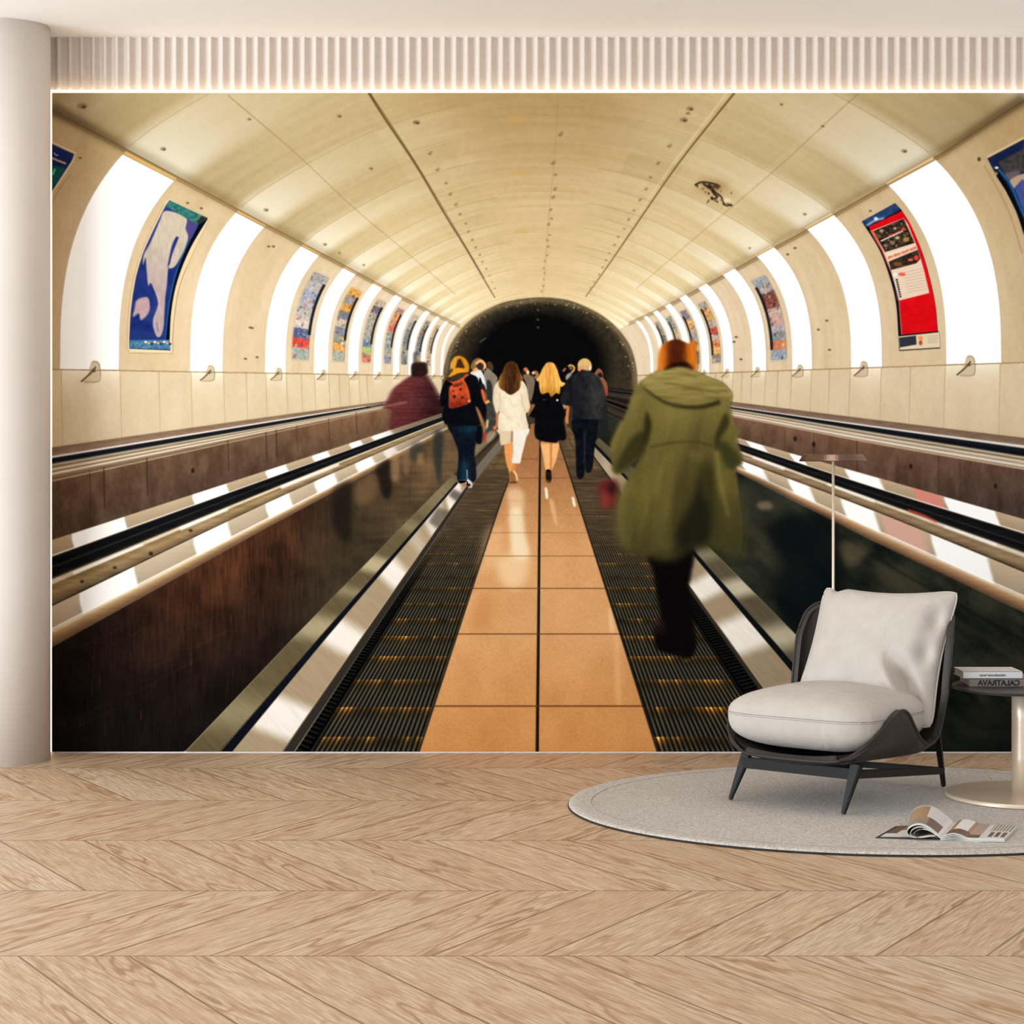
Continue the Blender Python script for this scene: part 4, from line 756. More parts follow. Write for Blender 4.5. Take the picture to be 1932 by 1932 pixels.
def parquet():
    m, t, b = new_mat('oak_chevron')
    g = t.nodes.new('ShaderNodeNewGeometry'); sp = t.nodes.new('ShaderNodeSeparateXYZ'); t.links.new(g.outputs['Position'], sp.inputs[0])
    X, Y = Ex(t, sp.outputs[0]), Ex(t, sp.outputs[1])
    w, pw, th = .80, .29, math.radians(60)
    v = Y/w+.30; st = v.floor(); fr = v.fract()
    sg = (st*.5).fract().lt(.25)*2.-1.
    u = X+sg*(fr-.5)*(w/math.tan(th))+st*.37
    p = u/pw; pid = p.floor(); fp = p.fract()
    along = Y*math.sin(th)-sg*X*math.cos(th); across = X*math.sin(th)+sg*Y*math.cos(th)
    idv = pid*7.31+st*3.17
    n1 = Ex(t, noise(t, comb(t, along*.75, across*4.4, idv), 1.7, 3, .5))
    rings = (across*64.+n1*60.).sin()
    n2 = Ex(t, noise(t, comb(t, along*9., across*150., idv), 1.0, 4, .65))
    n3 = Ex(t, noise(t, comb(t, along*.8, across*2., idv*1.7), 1.0, 2))
    rnd = Ex(t, noise(t, comb(t, idv*13.7, idv*5.1, 0.), 3.1, 0))
    seam = (fp.min(Ex(t, (fp*-1.+1.).k))*(pw*math.sin(th))).min((fr.min(fr*-1.+1.))*w)
    line = seam.lt(.0035)
    rmask = rings.op('MULTIPLY_ADD', .5, .5).op('POWER', 3.)
    pat = n3*.55+rnd*.45
    base = ramp(t, pat.k, [(.25, lin(206, 176, 144)), (.5, lin(217, 190, 159)), (.75, lin(226, 203, 176))])
    gm = (rmask*(n1.op('MULTIPLY_ADD', 3.4, -1.25).op('MAXIMUM', .06).min(.95)))*1.
    c1 = mixc(t, gm.k, base, lin(168, 128, 88))
    c2 = mixc(t, (n2.op('MULTIPLY_ADD', 3.0, -1.2).op('MAXIMUM', 0.).min(.58)).k, c1, lin(160, 124, 90))
    c3_ = mixc(t, (line*.75).k, c2, lin(120, 84, 54))
    t.links.new(c3_, b.inputs['Base Color'])
    b.inputs['Roughness'].default_value = .52; b.inputs['Specular IOR Level'].default_value = .32
    bump(t, b, (n2*.4+gm*-.5+line*-1.).k, .0012, .7)
    return m

M = {}
M['floor'] = parquet()
M['plaster'] = plain('plaster', (234, 226, 218), .9, nscale=3, namp=.02, bmp=.0004, spec=.2, bscale=120)
M['ceil'] = plain('ceiling_paint', (243, 240, 238), .95, nscale=2, namp=.015, bmp=.0003, spec=.1, bscale=150)
M['flute'] = plain('flute_paint', (214, 202, 193), .8, nscale=40, namp=.02, spec=.25)
M['column'] = plain('column_plaster', (212, 202, 193), .75, nscale=4, namp=.02, spec=.3)
M['led'] = emit('led_white', (255, 240, 205), 5.)
M['white'] = plain('white_lacquer', (238, 230, 230), .5)
M['leather'] = plain('dark_leather', (52, 46, 43), .5, nscale=260, namp=.12, bmp=.0006, spec=.3)
M['black'] = plain('black_steel', (19, 15, 12), .5, nscale=90, namp=.1, spec=.22)
M['cushion'] = fabric('linen', (192, 183, 173))
M['seam'] = plain('thread', (150, 138, 132), .8)
M['bronze'] = plain('champagne_metal', (232, 212, 188), .38, .42, nscale=200, namp=.05)
M['lampm'] = plain('dark_bronze', (122, 100, 90), .28, 1., nscale=150, namp=.06)
M['topm'] = plain('smoked_top', (36, 31, 31), .3, nscale=30, namp=.05)
M['paper'] = plain('paper', (236, 233, 228), .7, nscale=300, namp=.04)
M['cover'] = plain('pale_cover', (208, 205, 202), .5, nscale=80, namp=.03)
M['cover2'] = plain('taupe_cover', (122, 108, 98), .6, nscale=80, namp=.05)
M['ink'] = plain('ink', (18, 16, 16), .6); M['ink2'] = plain('grey_ink', (110, 106, 104), .6)
M['magdark'] = plain('print_dark', (66, 58, 56), .45, nscale=90, namp=.3); M['magtan'] = plain('print_tan', (176, 142, 108), .45, nscale=120, namp=.15)
M['magbrown'] = plain('print_brown', (120, 92, 74), .45, nscale=150, namp=.4); M['magpale'] = plain('print_pale', (222, 220, 214), .45, nscale=100, namp=.05)
M['maggrey'] = plain('print_grey', (150, 140, 128), .45, nscale=140, namp=.3); M['magblush'] = plain('print_blush', (190, 160, 150), .45, nscale=100, namp=.15)
M['rugedge'] = plain('rug_binding', (44, 40, 38), .95, nscale=300, namp=.3)
def rug_mat():
    m, t, b = new_mat('rug_pile'); co = objco(t)
    f = noise(t, co, 95, 4, .75); g = noise(t, co, 3, 3)
    a = ramp(t, f, [(.34, lin(160, 148, 134)), (.5, lin(208, 198, 186)), (.66, lin(238, 231, 222))])
    t.links.new(mixc(t, .25, a, ramp(t, g, [(.3, lin(196, 186, 174)), (.7, lin(218, 209, 199))])), b.inputs['Base Color'])
    b.inputs['Roughness'].default_value = 1.; b.inputs['Specular IOR Level'].default_value = .05; b.inputs['Sheen Weight'].default_value = .2
    bump(t, b, f, .008, 1.); return m
M['rug'] = rug_mat()

# --- object helpers
def obj(name, bm, mats, parent=None, smooth=False, label=None):
    me = bpy.data.meshes.new(name)
    if isinstance(bm, bmesh.types.BMesh):
        bmesh.ops.recalc_face_normals(bm, faces=bm.faces); bm.to_mesh(me); bm.free()
    else: me = bm
    o = bpy.data.objects.new(name, me); COL.objects.link(o)
    for m in (mats if isinstance(mats, (list, tuple)) else [mats]): me.materials.append(m)
    if smooth:
        for p in me.polygons: p.use_smooth = True
    if parent: o.parent = parent
    if label: o['label'] = label
    return o
def tag(o, label, cat, group=None):
    o['label'] = label; o['category'] = cat
    if group: o['group'] = group
    return o
def thing(name, label, cat, loc=(0, 0, 0), rz=0., group=None):
    o = bpy.data.objects.new(name, None); COL.objects.link(o); o.location = loc; o.rotation_euler = (0, 0, rz)
    o.empty_display_size = .1
    return tag(o, label, cat, group)
def struct(o): o['kind'] = 'structure'; return o
def add_box(bm, c, s, bev=0., rot=None):
    r = bmesh.ops.create_cube(bm, size=1.); vs = r['verts']
    Mx = Matrix.Translation(c) @ (rot if rot is not None else Matrix()) @ Matrix.Diagonal((*s, 1))
    bmesh.ops.transform(bm, matrix=Mx, verts=vs)
    if bev:
        es = list({e for v in vs for e in v.link_edges})
        bmesh.ops.bevel(bm, geom=es, offset=bev, segments=2, affect='EDGES', profile=.6)
def add_lathe(bm, prof, n=64, c=(0, 0)):
    rings = [[bm.verts.new((c[0]+r*math.cos(2*PI*i/n), c[1]+r*math.sin(2*PI*i/n), z)) for i in range(n)] for r, z in prof]
    for a, b in zip(rings, rings[1:]):
        for i in range(n): bm.faces.new((a[i], a[(i+1) % n], b[(i+1) % n], b[i]))
    bm.faces.new(rings[0][::-1]); bm.faces.new(rings[-1])
def add_tube(bm, pts, r, n=8, closed=False):
    pts = [Vector(p) for p in pts]; N = len(pts); rings = []
    for i, p in enumerate(pts):
        a = pts[i-1] if (i > 0 or closed) else p; b = pts[(i+1) % N] if (i < N-1 or closed) else p
        d = (b-a).normalized(); up = Vector((0, 0, 1)) if abs(d.z) < .9 else Vector((1, 0, 0))
        x = d.cross(up).normalized(); y = d.cross(x)
        rr = r[i] if isinstance(r, (list, tuple)) else r
        rings.append([bm.verts.new(p+x*rr*math.cos(2*PI*k/n)+y*rr*math.sin(2*PI*k/n)) for k in range(n)])
    for i in range(N if closed else N-1):
        a, b = rings[i], rings[(i+1) % N]
        for k in range(n): bm.faces.new((a[k], a[(k+1) % n], b[(k+1) % n], b[k]))
    if not closed: bm.faces.new(rings[0][::-1]); bm.faces.new(rings[-1])
def add_bar(bm, p0, p1, s0, s1, side=(1, 0, 0), bev=.003):
    """tapered rectangular bar from p0 to p1; s = (size along 'side', size across)"""
    p0, p1 = Vector(p0), Vector(p1); d = (p1-p0).normalized(); sx = Vector(side); sx = (sx-d*sx.dot(d)).normalized(); sy = d.cross(sx)
    vs = []
    for p, s in ((p0, s0), (p1, s1)):
        for a, b in ((-1, -1), (1, -1), (1, 1), (-1, 1)): vs.append(bm.verts.new(p+sx*a*s[0]/2+sy*b*s[1]/2))
    fs = [bm.faces.new([vs[i] for i in f]) for f in ((3, 2, 1, 0), (4, 5, 6, 7), (0, 1, 5, 4), (1, 2, 6, 5), (2, 3, 7, 6), (3, 0, 4, 7))]
    if bev: bmesh.ops.bevel(bm, geom=list({e for f in fs for e in f.edges}), offset=bev, segments=2, affect='EDGES')
def add_grid(bm, f, nu, nv, mat=0):
    g = [[bm.verts.new(f(i/nu, j/nv)) for j in range(nv+1)] for i in range(nu+1)]
    for i in range(nu):
        for j in range(nv):
            fc = bm.faces.new((g[i][j], g[i+1][j], g[i+1][j+1], g[i][j+1])); fc.material_index = mat(i/nu, j/nv) if callable(mat) else mat
    return g
def subsurf(o, n=2):
    m = o.modifiers.new('smooth', 'SUBSURF'); m.levels = m.render_levels = n; return o

# --- shell of the room
bm = bmesh.new(); add_box(bm, (0, 4.2, -.05), (9.6, 10.2, .1)); struct(obj('floor', bm, M['floor']))
CZ = (1420-70)*DW/FP
bm = bmesh.new(); add_box(bm, (0, 4.2, CZ+.05), (9.6, 10.2, .1)); struct(obj('ceiling', bm, M['ceil']))
bm = bmesh.new(); add_box(bm, (0, DW+.15, CZ/2), (9.6, .2, CZ)); struct(obj('wall_back', bm, M['plaster']))
# fluted band over the picture: concave flutes between narrow ridges
x0, z0 = wall_xz(86, 170, DW); x1, z1 = wall_xz(2400, 70, DW)
pit = 22.*DW/FP; bm = bmesh.new(); n = int((x1-x0)/pit); prof_ = []
for i in range(n):
    xa = x0+i*pit
    for k in range(9):
        t = k/9
        if t < .26: d = 0.+.002*math.sin(t/.26*PI)
        else: u = (t-.26)/.74; d = -.030*math.sin(u*PI)**.55
        prof_.append((xa+t*pit, DW-.006-d))
lo = [bm.verts.new((x, y, z0+.0)) for x, y in prof_]; hi = [bm.verts.new((x, y, CZ+.002)) for x, y in prof_]
for i in range(len(prof_)-1): bm.faces.new((lo[i], lo[i+1], hi[i+1], hi[i]))
bk = [bm.verts.new((x, DW+.05, z0)) for x, y in (prof_[0], prof_[-1])]
bm.faces.new([bk[0]]+lo+[bk[1]])
struct(obj('trim_1', bm, M['flute'], smooth=False))
# dark end of the band beside the column, and the pale strip under the picture
xb0, zb = wall_xz(60, 1417, DW); xb1, _ = wall_xz(2400, 0, DW)
bm = bmesh.new(); add_box(bm, ((xb0+xb1)/2, DW+.02, zb/2), (xb1-xb0, .07, zb), .002); struct(obj('baseboard_back', bm, M['white']))
# round column
bm = bmesh.new(); yc = 8.79; xc = (92.5-CXP)*yc/FP-.2+.002
add_lathe(bm, [(.2, 0), (.2, CZ*.25), (.2, CZ*.5), (.2, CZ*.75), (.2, CZ)], 96, (xc, yc)); struct(obj('column', bm, M['column'], smooth=True))

# --- the wall picture
YM = DW-.022
def mural_uv(px, py): return ((px-MX0)/MW, 1-(py-MY0)/MH)
pix = paint()
img = bpy.data.images.new('tunnel_print', MW, MH)
rgba = np.ones((MH, MW, 4), np.float32); rgba[..., :3] = pix[::-1]
img.pixels.foreach_set(rgba.ravel()); img.update(); img.pack()
def print_mat():
    m, t, b = new_mat('matt_print')
    tx = t.nodes.new('ShaderNodeTexImage'); tx.image = img; tx.interpolation = 'Cubic'; tx.extension = 'EXTEND'
    t.links.new(tx.outputs[0], b.inputs['Base Color'])
    b.inputs['Roughness'].default_value = 1.; b.inputs['Specular IOR Level'].default_value = 0.
    return m
M['print'] = print_mat()
def flat_mesh(name, polys, off):
    """flat pieces of the print, off = distance in front of its backing"""
    me = bpy.data.meshes.new(name); V = []; F = []; U = []
    for P in polys:
        P = np.array(P, float); P[:, 0] = np.clip(P[:, 0], MX0, MX1); P[:, 1] = np.clip(P[:, 1], MY0, MY1)
        keep = [i for i in range(len(P)) if np.hypot(*(P[i]-P[i-1])) > .05]; P = P[keep]
        b = len(V)
        for x, y in P:
            wx, wz = wall_xz(x, y, YM); V.append((wx, YM-off, wz)); U.append(mural_uv(x, y))
        for tr in tessellate_polygon([[Vector((x, -y, 0)) for x, y in P]]):
            a, c, d = tr; n = (P[c][0]-P[a][0])*(P[d][1]-P[a][1])-(P[c][1]-P[a][1])*(P[d][0]-P[a][0])
            F.append((b+a, b+c, b+d) if n < 0 else (b+a, b+d, b+c))
    me.from_pydata(V, [], F); uv = me.uv_layers.new(name='UVMap')
    for l in me.loops: uv.data[l.index].uv = U[l.vertex_index]
    me.update(); return me
mx0, mz0 = wall_xz(MX0, MY1, YM); mx1, mz1 = wall_xz(MX1, MY0, YM)
mural = thing('wall_mural', 'wall-sized printed picture of commuters walking into a curved tunnel, lit along its edges', 'mural', ((mx0+mx1)/2, YM, mz0))
inv = Matrix.Translation((-(mx0+mx1)/2, -YM, -mz0))
def mobj(name, me, mat, parent=mural, label=None):
    o = obj(name, me, mat, None, label=label); o.parent = parent
    if parent is mural: o.matrix_parent_inverse = inv
    return o
bm = bmesh.new(); add_box(bm, ((mx0+mx1)/2, YM+.012, (mz0+mz1)/2), (mx1-mx0, .0228, mz1-mz0)); mobj('backing_board', bm, M['white'])
mobj('print_sheet', flat_mesh('print_sheet', [[(MX0, MY0), (MX1, MY0), (MX1, MY1), (MX0, MY1)]], .0008), M['print'])
for nm, (a, b, c, d) in {'light_strip': (93.5, 175, 98, 1417)}.items():
    u0, w0_ = wall_xz(a, d, YM); u1, w1_ = wall_xz(c, b, YM)
    bm = bmesh.new(); add_box(bm, ((u0+u1)/2, YM+.008, (w0_+w1_)/2), (u1-u0, .010, w1_-w0_)); mobj(nm, bm, M['led'], label='glowing strip down the column side of the picture')
u0, w0_ = wall_xz(93.5, 175, YM); u1, w1_ = wall_xz(MX1+4, 169.5, YM)
bm = bmesh.new(); add_box(bm, ((u0+u1)/2, YM+.008, (w0_+w1_)/2), (u1-u0, .010, w1_-w0_)); mobj('light_strip', bm, M['led'], label='glowing strip along the top of the picture')
OFF = [.0010]
def pp(name, keys, label=None, parent=mural):
    keys = [keys] if isinstance(keys, str) else keys
    OFF[0] += .00006
    return mobj(name, flat_mesh(name, [P for k in keys for P in PARTS[k]], OFF[0]), M['print'], parent, label)
pp('vault', 'vault', 'printed cream concrete vault of the tunnel'); pp('tunnel_mouth', 'tunnel_mouth', 'printed dark end of the tunnel')
for sd, side in ((-1, 'left'), (1, 'right')):
    for k in range(8):
        key = 'light_panel_%d_%d' % (sd, k)
        if key in PARTS: pp('light_panel', key, 'printed glowing curved wall panel, number %d from the near end of the %s wall' % (k+1, side))
for key, lb in (('poster_blue', 'printed blue poster with a pale figure'), ('poster_red', 'printed red poster with text and photos'), ('poster_edge_left', 'printed blue poster cut by the left edge'), ('poster_edge_right', 'printed blue poster cut by the right edge'),
                ('poster_small_a', None), ('poster_small_b', None), ('poster_small_c', None), ('poster_small_d', None), ('poster_small_e', None), ('poster_small_f', None), ('poster_small_h', None), ('poster_small_i', None), ('poster_small_j', None)):
    pp('poster', key, lb)
for sd in (-1, 1):
    for k in range(3): pp('lamp_bracket', 'lamp_bracket_%d_%d' % (sd, k))
pp('balustrade', 'balustrade_left', 'printed steel balustrade with black handrails on the left'); pp('balustrade', 'balustrade_right', 'printed steel balustrade with black handrails on the right')
pp('glass_panel', 'glass_panel_left', 'printed brown reflecting side panel'); pp('glass_panel', 'glass_panel_right', 'printed dark green reflecting side panel')
pp('skirting', 'skirting_left', 'printed brushed steel skirting, left'); pp('skirting', 'skirting_right', 'printed brushed steel skirting, right')
pp('moving_walkway', 'tread_left', 'printed ribbed moving walkway on the left'); pp('moving_walkway', 'tread_right', 'printed ribbed moving walkway on the right')
pp('tiled_path', 'walkway', 'printed orange tiled path between the moving walkways')
def figure(label, body, subs):
    p = pp('person', body, label)
    for nm, k in subs:
        OFF[0] += .00006
        o = obj(nm, flat_mesh(nm, PARTS[k], OFF[0]), M['print']); o.parent = p; o.matrix_parent_inverse = Matrix()
figure('printed far walker in grey', 'person_far_grey', ()); figure('printed far walker in a white shirt', 'person_far_white', ()); figure('printed far walker in brown', 'person_far_brown', ()); figure('printed far walker in red behind the dark jacket', 'person_far_red', ())
figure('printed blurred walker in burgundy', 'burgundy_jacket', (('hair', 'burgundy_hair'),))
figure('printed walker in black jacket and jeans with orange backpack', ['bag_jeans', 'bag_shoes'], (('jacket', 'bag_jacket'), ('hair', 'bag_hair'), ('backpack', 'orange_backpack')))
figure('printed walker in white with long brown hair', ['white_legs', 'white_arm'], (('trousers', 'white_trousers'), ('blouse', 'white_blouse'), ('hair', 'white_hair')))
figure('printed walker in black dress with long blonde hair', ['black_legs', 'black_arm', 'black_shoes'], (('dress', 'black_dress'), ('hair', 'black_hair')))
figure('printed walker with short grey hair and dark jacket', 'old_trousers', (('jacket', 'old_jacket'), ('hair', 'old_hair')))
figure('printed blurred walker in long olive hooded coat', 'coat_trousers', (('bag', 'red_bag'), ('coat', 'green_coat'), ('hood', 'coat_hood'), ('hair', 'coat_hair')))

# --- rug
RC = Vector((1.36, 7.62)); RA, RB = 1.15, .951; RT = .014
rug = thing('oval_rug', 'large pale grey oval rug with dark bound edge on the wooden floor', 'rug', (RC.x, RC.y, 0))
def ell(k, n=160): return [(RA*k*math.cos(2*PI*i/n), (RB*k if k == 1 else RB-RA*(1-k))*math.sin(2*PI*i/n)) for i in range(n)]
bm = bmesh.new(); prev = None
for k, z in ((1., .006), (.9985, .011), (.995, RT), (.97, RT), (.85, RT), (.6, RT), (.3, RT)):
    ring = [bm.verts.new((x*1., y*1., z)) for x, y in [(RA*k*math.cos(2*PI*i/160), RB*k*math.sin(2*PI*i/160)) for i in range(160)]]
    if prev:
        for i in range(160): bm.faces.new((prev[i], prev[(i+1) % 160], ring[(i+1) % 160], ring[i]))
    prev = ring
bm.faces.new(prev); obj('pile', bm, M['rug'], rug, smooth=True)
bm = bmesh.new()
a = [[bm.verts.new((RA*k*math.cos(2*PI*i/160), RB*k*math.sin(2*PI*i/160), z)) for i in range(160)] for k, z in ((.99, .0005), (1.0015, .0005), (1.0022, .005), (1.0005, .0075), (.99, .0075))]
for p, q_ in zip(a, a[1:]):
    for i in range(160): bm.faces.new((p[i], p[(i+1) % 160], q_[(i+1) % 160], q_[i]))
obj('binding', bm, M['rugedge'], rug, smooth=True, label='dark bound edge')
bm = bmesh.new(); add_tube(bm, [((RA-.085)*math.cos(2*PI*i/160), (RB-.07)*math.sin(2*PI*i/160), RT-.0005) for i in range(160)], .0017, 6, True); obj('stitching', bm, M['seam'], rug)

# --- lounge chair (local x = sitter's side, y = towards the back)
chair = thing('lounge_chair', 'low lounge chair in dark leather shell with pale grey cushions on the oval rug', 'chair', (1.262, 7.79, RT+.0035), math.radians(-36.87))
KN = [(0, -.432, .186, .20, .018), (.025, -.428, .178, .245, .045), (.05, -.405, .168, .285, .085), (.09, -.355, .158, .312, .135), (.15, -.29, .150, .328, .19), (.22, -.215, .143, .336, .224), (.28, -.165, .142, .337, .218), (.33, -.12, .142, .336, .19), (.42, -.04, .145, .334, .105), (.50, .035, .153, .332, .06), (.58, .11, .185, .334, .055), (.65, .165, .26, .328, .075), (.74, .21, .40, .328, .105), (.85, .25, .56, .328, .11), (.93, .272, .65, .316, .085), (.97, .282, .685, .293, .06), (1, .288, .702, .25, .035)]
def kn(t):
    ts = [k[0] for k in KN]; return [float(np.interp(t, ts, [k[j] for k in KN])) for j in range(1, 5)]
NT = 96; TS = np.linspace(0, 1, NT+1); KD = np.array([kn(t) for t in TS])
for _ in range(4): KD[1:-1] = (KD[:-2]+2*KD[1:-1]+KD[2:])/4
def shell_pt(i, cc):
    v, z, w, L = KD[i]; a = KD[max(i-1, 0)]; b = KD[min(i+1, NT)]; T = Vector((b[0]-a[0], b[1]-a[1])).normalized()
    ph = abs(cc)*PI/2; x = w*math.sin(ph)**(2/2.4); h = L*(1-math.cos(ph)**(2/2.4)) if ph < PI/2-1e-4 else L
    return Vector((math.copysign(x, cc)+.045*max(0, min(1, (i/NT-.52)/.2)), v-T.y*h, z+T.x*h))
bm = bmesh.new(); NC = 28
g = add_grid(bm, lambda s, c: shell_pt(int(round(s*NT)), c*2-1), NT, NC)
sh = obj('shell', bm, M['leather'], chair, smooth=True, label='dark leather shell')
md = sh.modifiers.new('thick', 'SOLIDIFY'); md.thickness = .024; md.offset = -1; md2 = sh.modifiers.new('round', 'BEVEL'); md2.width = .007; md2.segments = 3; md2.limit_method = 'ANGLE'
rim = [shell_pt(i, 1) for i in range(NT+1)]+[shell_pt(NT, 1-2*k/NC) for k in range(1, NC)]+[shell_pt(i, -1) for i in range(NT, -1, -1)]+[shell_pt(0, -1+2*k/NC) for k in range(1, NC)]
bm = bmesh.new(); add_tube(bm, rim, .0055, 8, True); obj('piping', bm, M['leather'], sh, smooth=True)
# seat cushion
def seat_pt(az, el, infl=1.):
    n = 5.0; c, s = math.cos(az), math.sin(az)
    R = (abs(c)**n+abs(s)**n)**(-1/n)
    k = (1-abs(el)**(2.25 if el > 0 else 3.2))**(1/(2.1 if el > 0 else 2.3)) if abs(el) < 1 else 0
    x = .312*R*c*k; y = -.125+.298*R*s*k
    if y < -.125: y = -.125+(y+.125)*1.035
    wr = .0022*math.sin(az*31)*math.sin(az*13+1)*(1-abs(el))*infl+.0016*math.sin(az*57+2)*(1-abs(el))
    x += c*wr; y += s*wr
    top = .100 if el > 0 else .140
    zc = .334
    return Vector((x, y, zc+top*el))
bm = bmesh.new(); NA, NE = 144, 28
rows = []
for j in range(NE+1):
    el = -math.cos(PI*j/NE); el = math.copysign(abs(el)**.9, el)
    rows.append([bm.verts.new(seat_pt(2*PI*i/NA, max(-.9999, min(.9999, el)))) for i in range(NA)])
for a, b in zip(rows, rows[1:]):
    for i in range(NA): bm.faces.new((a[i], a[(i+1) % NA], b[(i+1) % NA], b[i]))
bm.faces.new(rows[0][::-1]); bm.faces.new(rows[-1])
seat = obj('seat_cushion', bm, M['cushion'], chair, smooth=True, label='pale grey seat cushion')
bm = bmesh.new(); add_tube(bm, [seat_pt(2*PI*i/NA, .02)*1. for i in range(NA)], .0016, 6, True)
add_tube(bm, [seat_pt(2*PI*i/NA, -.035) for i in range(NA)], .0009, 5, True); obj('seam', bm, M['seam'], seat)
# back cushion with pinched corners
CT = {'bl': Vector((-.235, .03, .335)), 'br': Vector((.345, .045, .262)), 'tl': Vector((-.212, .235, .778)), 'tr': Vector((.372, .235, .782))}
def pil(a, b, sgn):                 # a across 0..1, b up 0..1
    A0, B0 = a*2-1, b*2-1
    A, B = A0*(1-.055*abs(B0)**9), B0*(1-.055*abs(A0)**9); a, b = (A+1)/2, (B+1)/2
    p = CT['bl']*(1-a)*(1-b)+CT['br']*a*(1-b)+CT['tl']*(1-a)*b+CT['tr']*a*b
    ex = (CT['br']-CT['bl']).normalized(); ez = (CT['tl']-CT['bl']).normalized(); nn = ex.cross(ez).normalized()   # towards the back
    p = p-ez*(.030*(1-A*A)*max(0, B)**3)+ez*(.012*(1-A*A)*max(0, -B)**3)
    p = p-ex*(.026*(1-B*B)*max(0, A)**3)+ex*(.018*(1-B*B)*max(0, -A)**3)
    p = p-ez*(.020*math.exp(-((a-.115)/.045)**2)*max(0, B)**6)          # nick beside the top ear
    th = .098*((1-abs(A0)**3.2)*(1-B0**4))**.72+.006*((1-A0**8)*(1-B0**8))
    th += .008*math.sin(a*22+1)*math.exp(-((b-.12)/.13)**2)*(1-A0**4)*(1-B0**8)
    f = 0.
    if sgn > 0:
        d = (a-.70)*.80+(b-.30)*.60; l = -(a-.70)*.60+(b-.30)*.80
        f = (-.105*math.exp(-((d-.065)/.055)**2)+.032*math.exp(-((d+.03)/.045)**2))*math.exp(-((l+.12)/.20)**2)*(1-A0**10)*(1-B0**10)
        f -= .050*math.exp(-((a-.92)/.06)**2)*math.exp(-((b-.74)/.10)**2)+.046*math.exp(-((a-.90)/.06)**2)*math.exp(-((b-.50)/.09)**2)
        f = max(f*(1-A0**6)*(1-B0**6), -th*.88)
    return p+nn*sgn*(th+f)
bm = bmesh.new(); NP = 64
ga = add_grid(bm, lambda a, b: pil(a, b, -1), NP, NP); gb = add_grid(bm, lambda a, b: pil(a, b, 1), NP, NP)
bmesh.ops.remove_doubles(bm, verts=bm.verts, dist=.0005)
pc = obj('back_cushion', bm, M['cushion'], chair, smooth=True, label='pale grey square back cushion')
bm = bmesh.new(); ed = [pil(i/40, 0, 1) for i in range(40)]+[pil(1, i/40, 1) for i in range(40)]+[pil(1-i/40, 1, 1) for i in range(40)]+[pil(0, 1-i/40, 1) for i in range(40)]
add_tube(bm, ed, .0035, 6, True); obj('piping', bm, M['cushion'], pc, smooth=True)
# frame and legs
bm = bmesh.new()
add_bar(bm, (-.245, -.338, .142), (.215, -.348, .142), (.040, .026), (.040, .026), (0, 0, 1))
add_bar(bm, (.213, -.35, .140), (.217, .398, .062), (.032, .022), (.026, .022), (0, 0, 1))
add_bar(bm, (-.245, -.34, .140), (-.14, .350, .062), (.032, .022), (.026, .022), (0, 0, 1))
add_bar(bm, (-.14, .35, .062), (.217, .398, .062), (.024, .02), (.024, .02), (0, 0, 1))
add_bar(bm, (-.02, -.33, .148), (.05, .2, .150), (.02, .05), (.02, .05), (0, 0, 1))
obj('frame', bm, M['black'], chair, label='black steel frame')
for top, foot, s0, s1 in (((-.232, -.332, .172), (-.287, -.36, 0), .036, .014), ((.232, -.345, .178), (.196, -.382, 0), .040, .015), ((.214, .352, .235), (.219, .404, 0), .026, .016), ((-.135, .31, .235), (-.13, .345, 0), .026, .016)):
    bm = bmesh.new(); add_bar(bm, top, foot, (s0, s0*.8), (s1, s1)); obj('leg', bm, M['black'], chair)
for p0, p1 in (((.214, .352, .228), (.20, .150, .255)), ((-.135, .31, .228), (-.13, .150, .255))):
    bm = bmesh.new(); add_bar(bm, p0, p1, (.022, .018), (.022, .018)); obj('bracket', bm, M['black'], chair)

# --- floor lamp behind the chair
LY = 8.40; LX = (1572-CXP)*LY/FP
lamp = thing('floor_lamp', 'slim bronze floor lamp with flat round shade standing behind the lounge chair', 'lamp', (LX, LY, RT))
zt = HC-2*LY/FP-RT; zb_ = HC-15.5*LY/FP-RT
bm = bmesh.new(); add_lathe(bm, [(.095, 0), (.10, .003), (.10, .012), (.096, .015), (.01, .015)], 48); obj('base', bm, M['lampm'], lamp, smooth=False)
bm = bmesh.new(); add_tube(bm, [(0, 0, .012), (0, 0, zb_*.5), (0, 0, zb_+.004)], .0056, 14); obj('pole', bm, M['bronze'], lamp, smooth=True)
bm = bmesh.new(); add_lathe(bm, [(.130, zb_+.004), (.137, zb_), (.1385, zb_+.003), (.1225, zt-.002), (.120, zt), (.005, zt)], 72); obj('shade', bm, M['lampm'], lamp)
bm = bmesh.new(); add_lathe(bm, [(.128, zb_+.0005), (.128, zb_+.0035)], 60); obj('diffuser', bm, M['paper'], lamp)

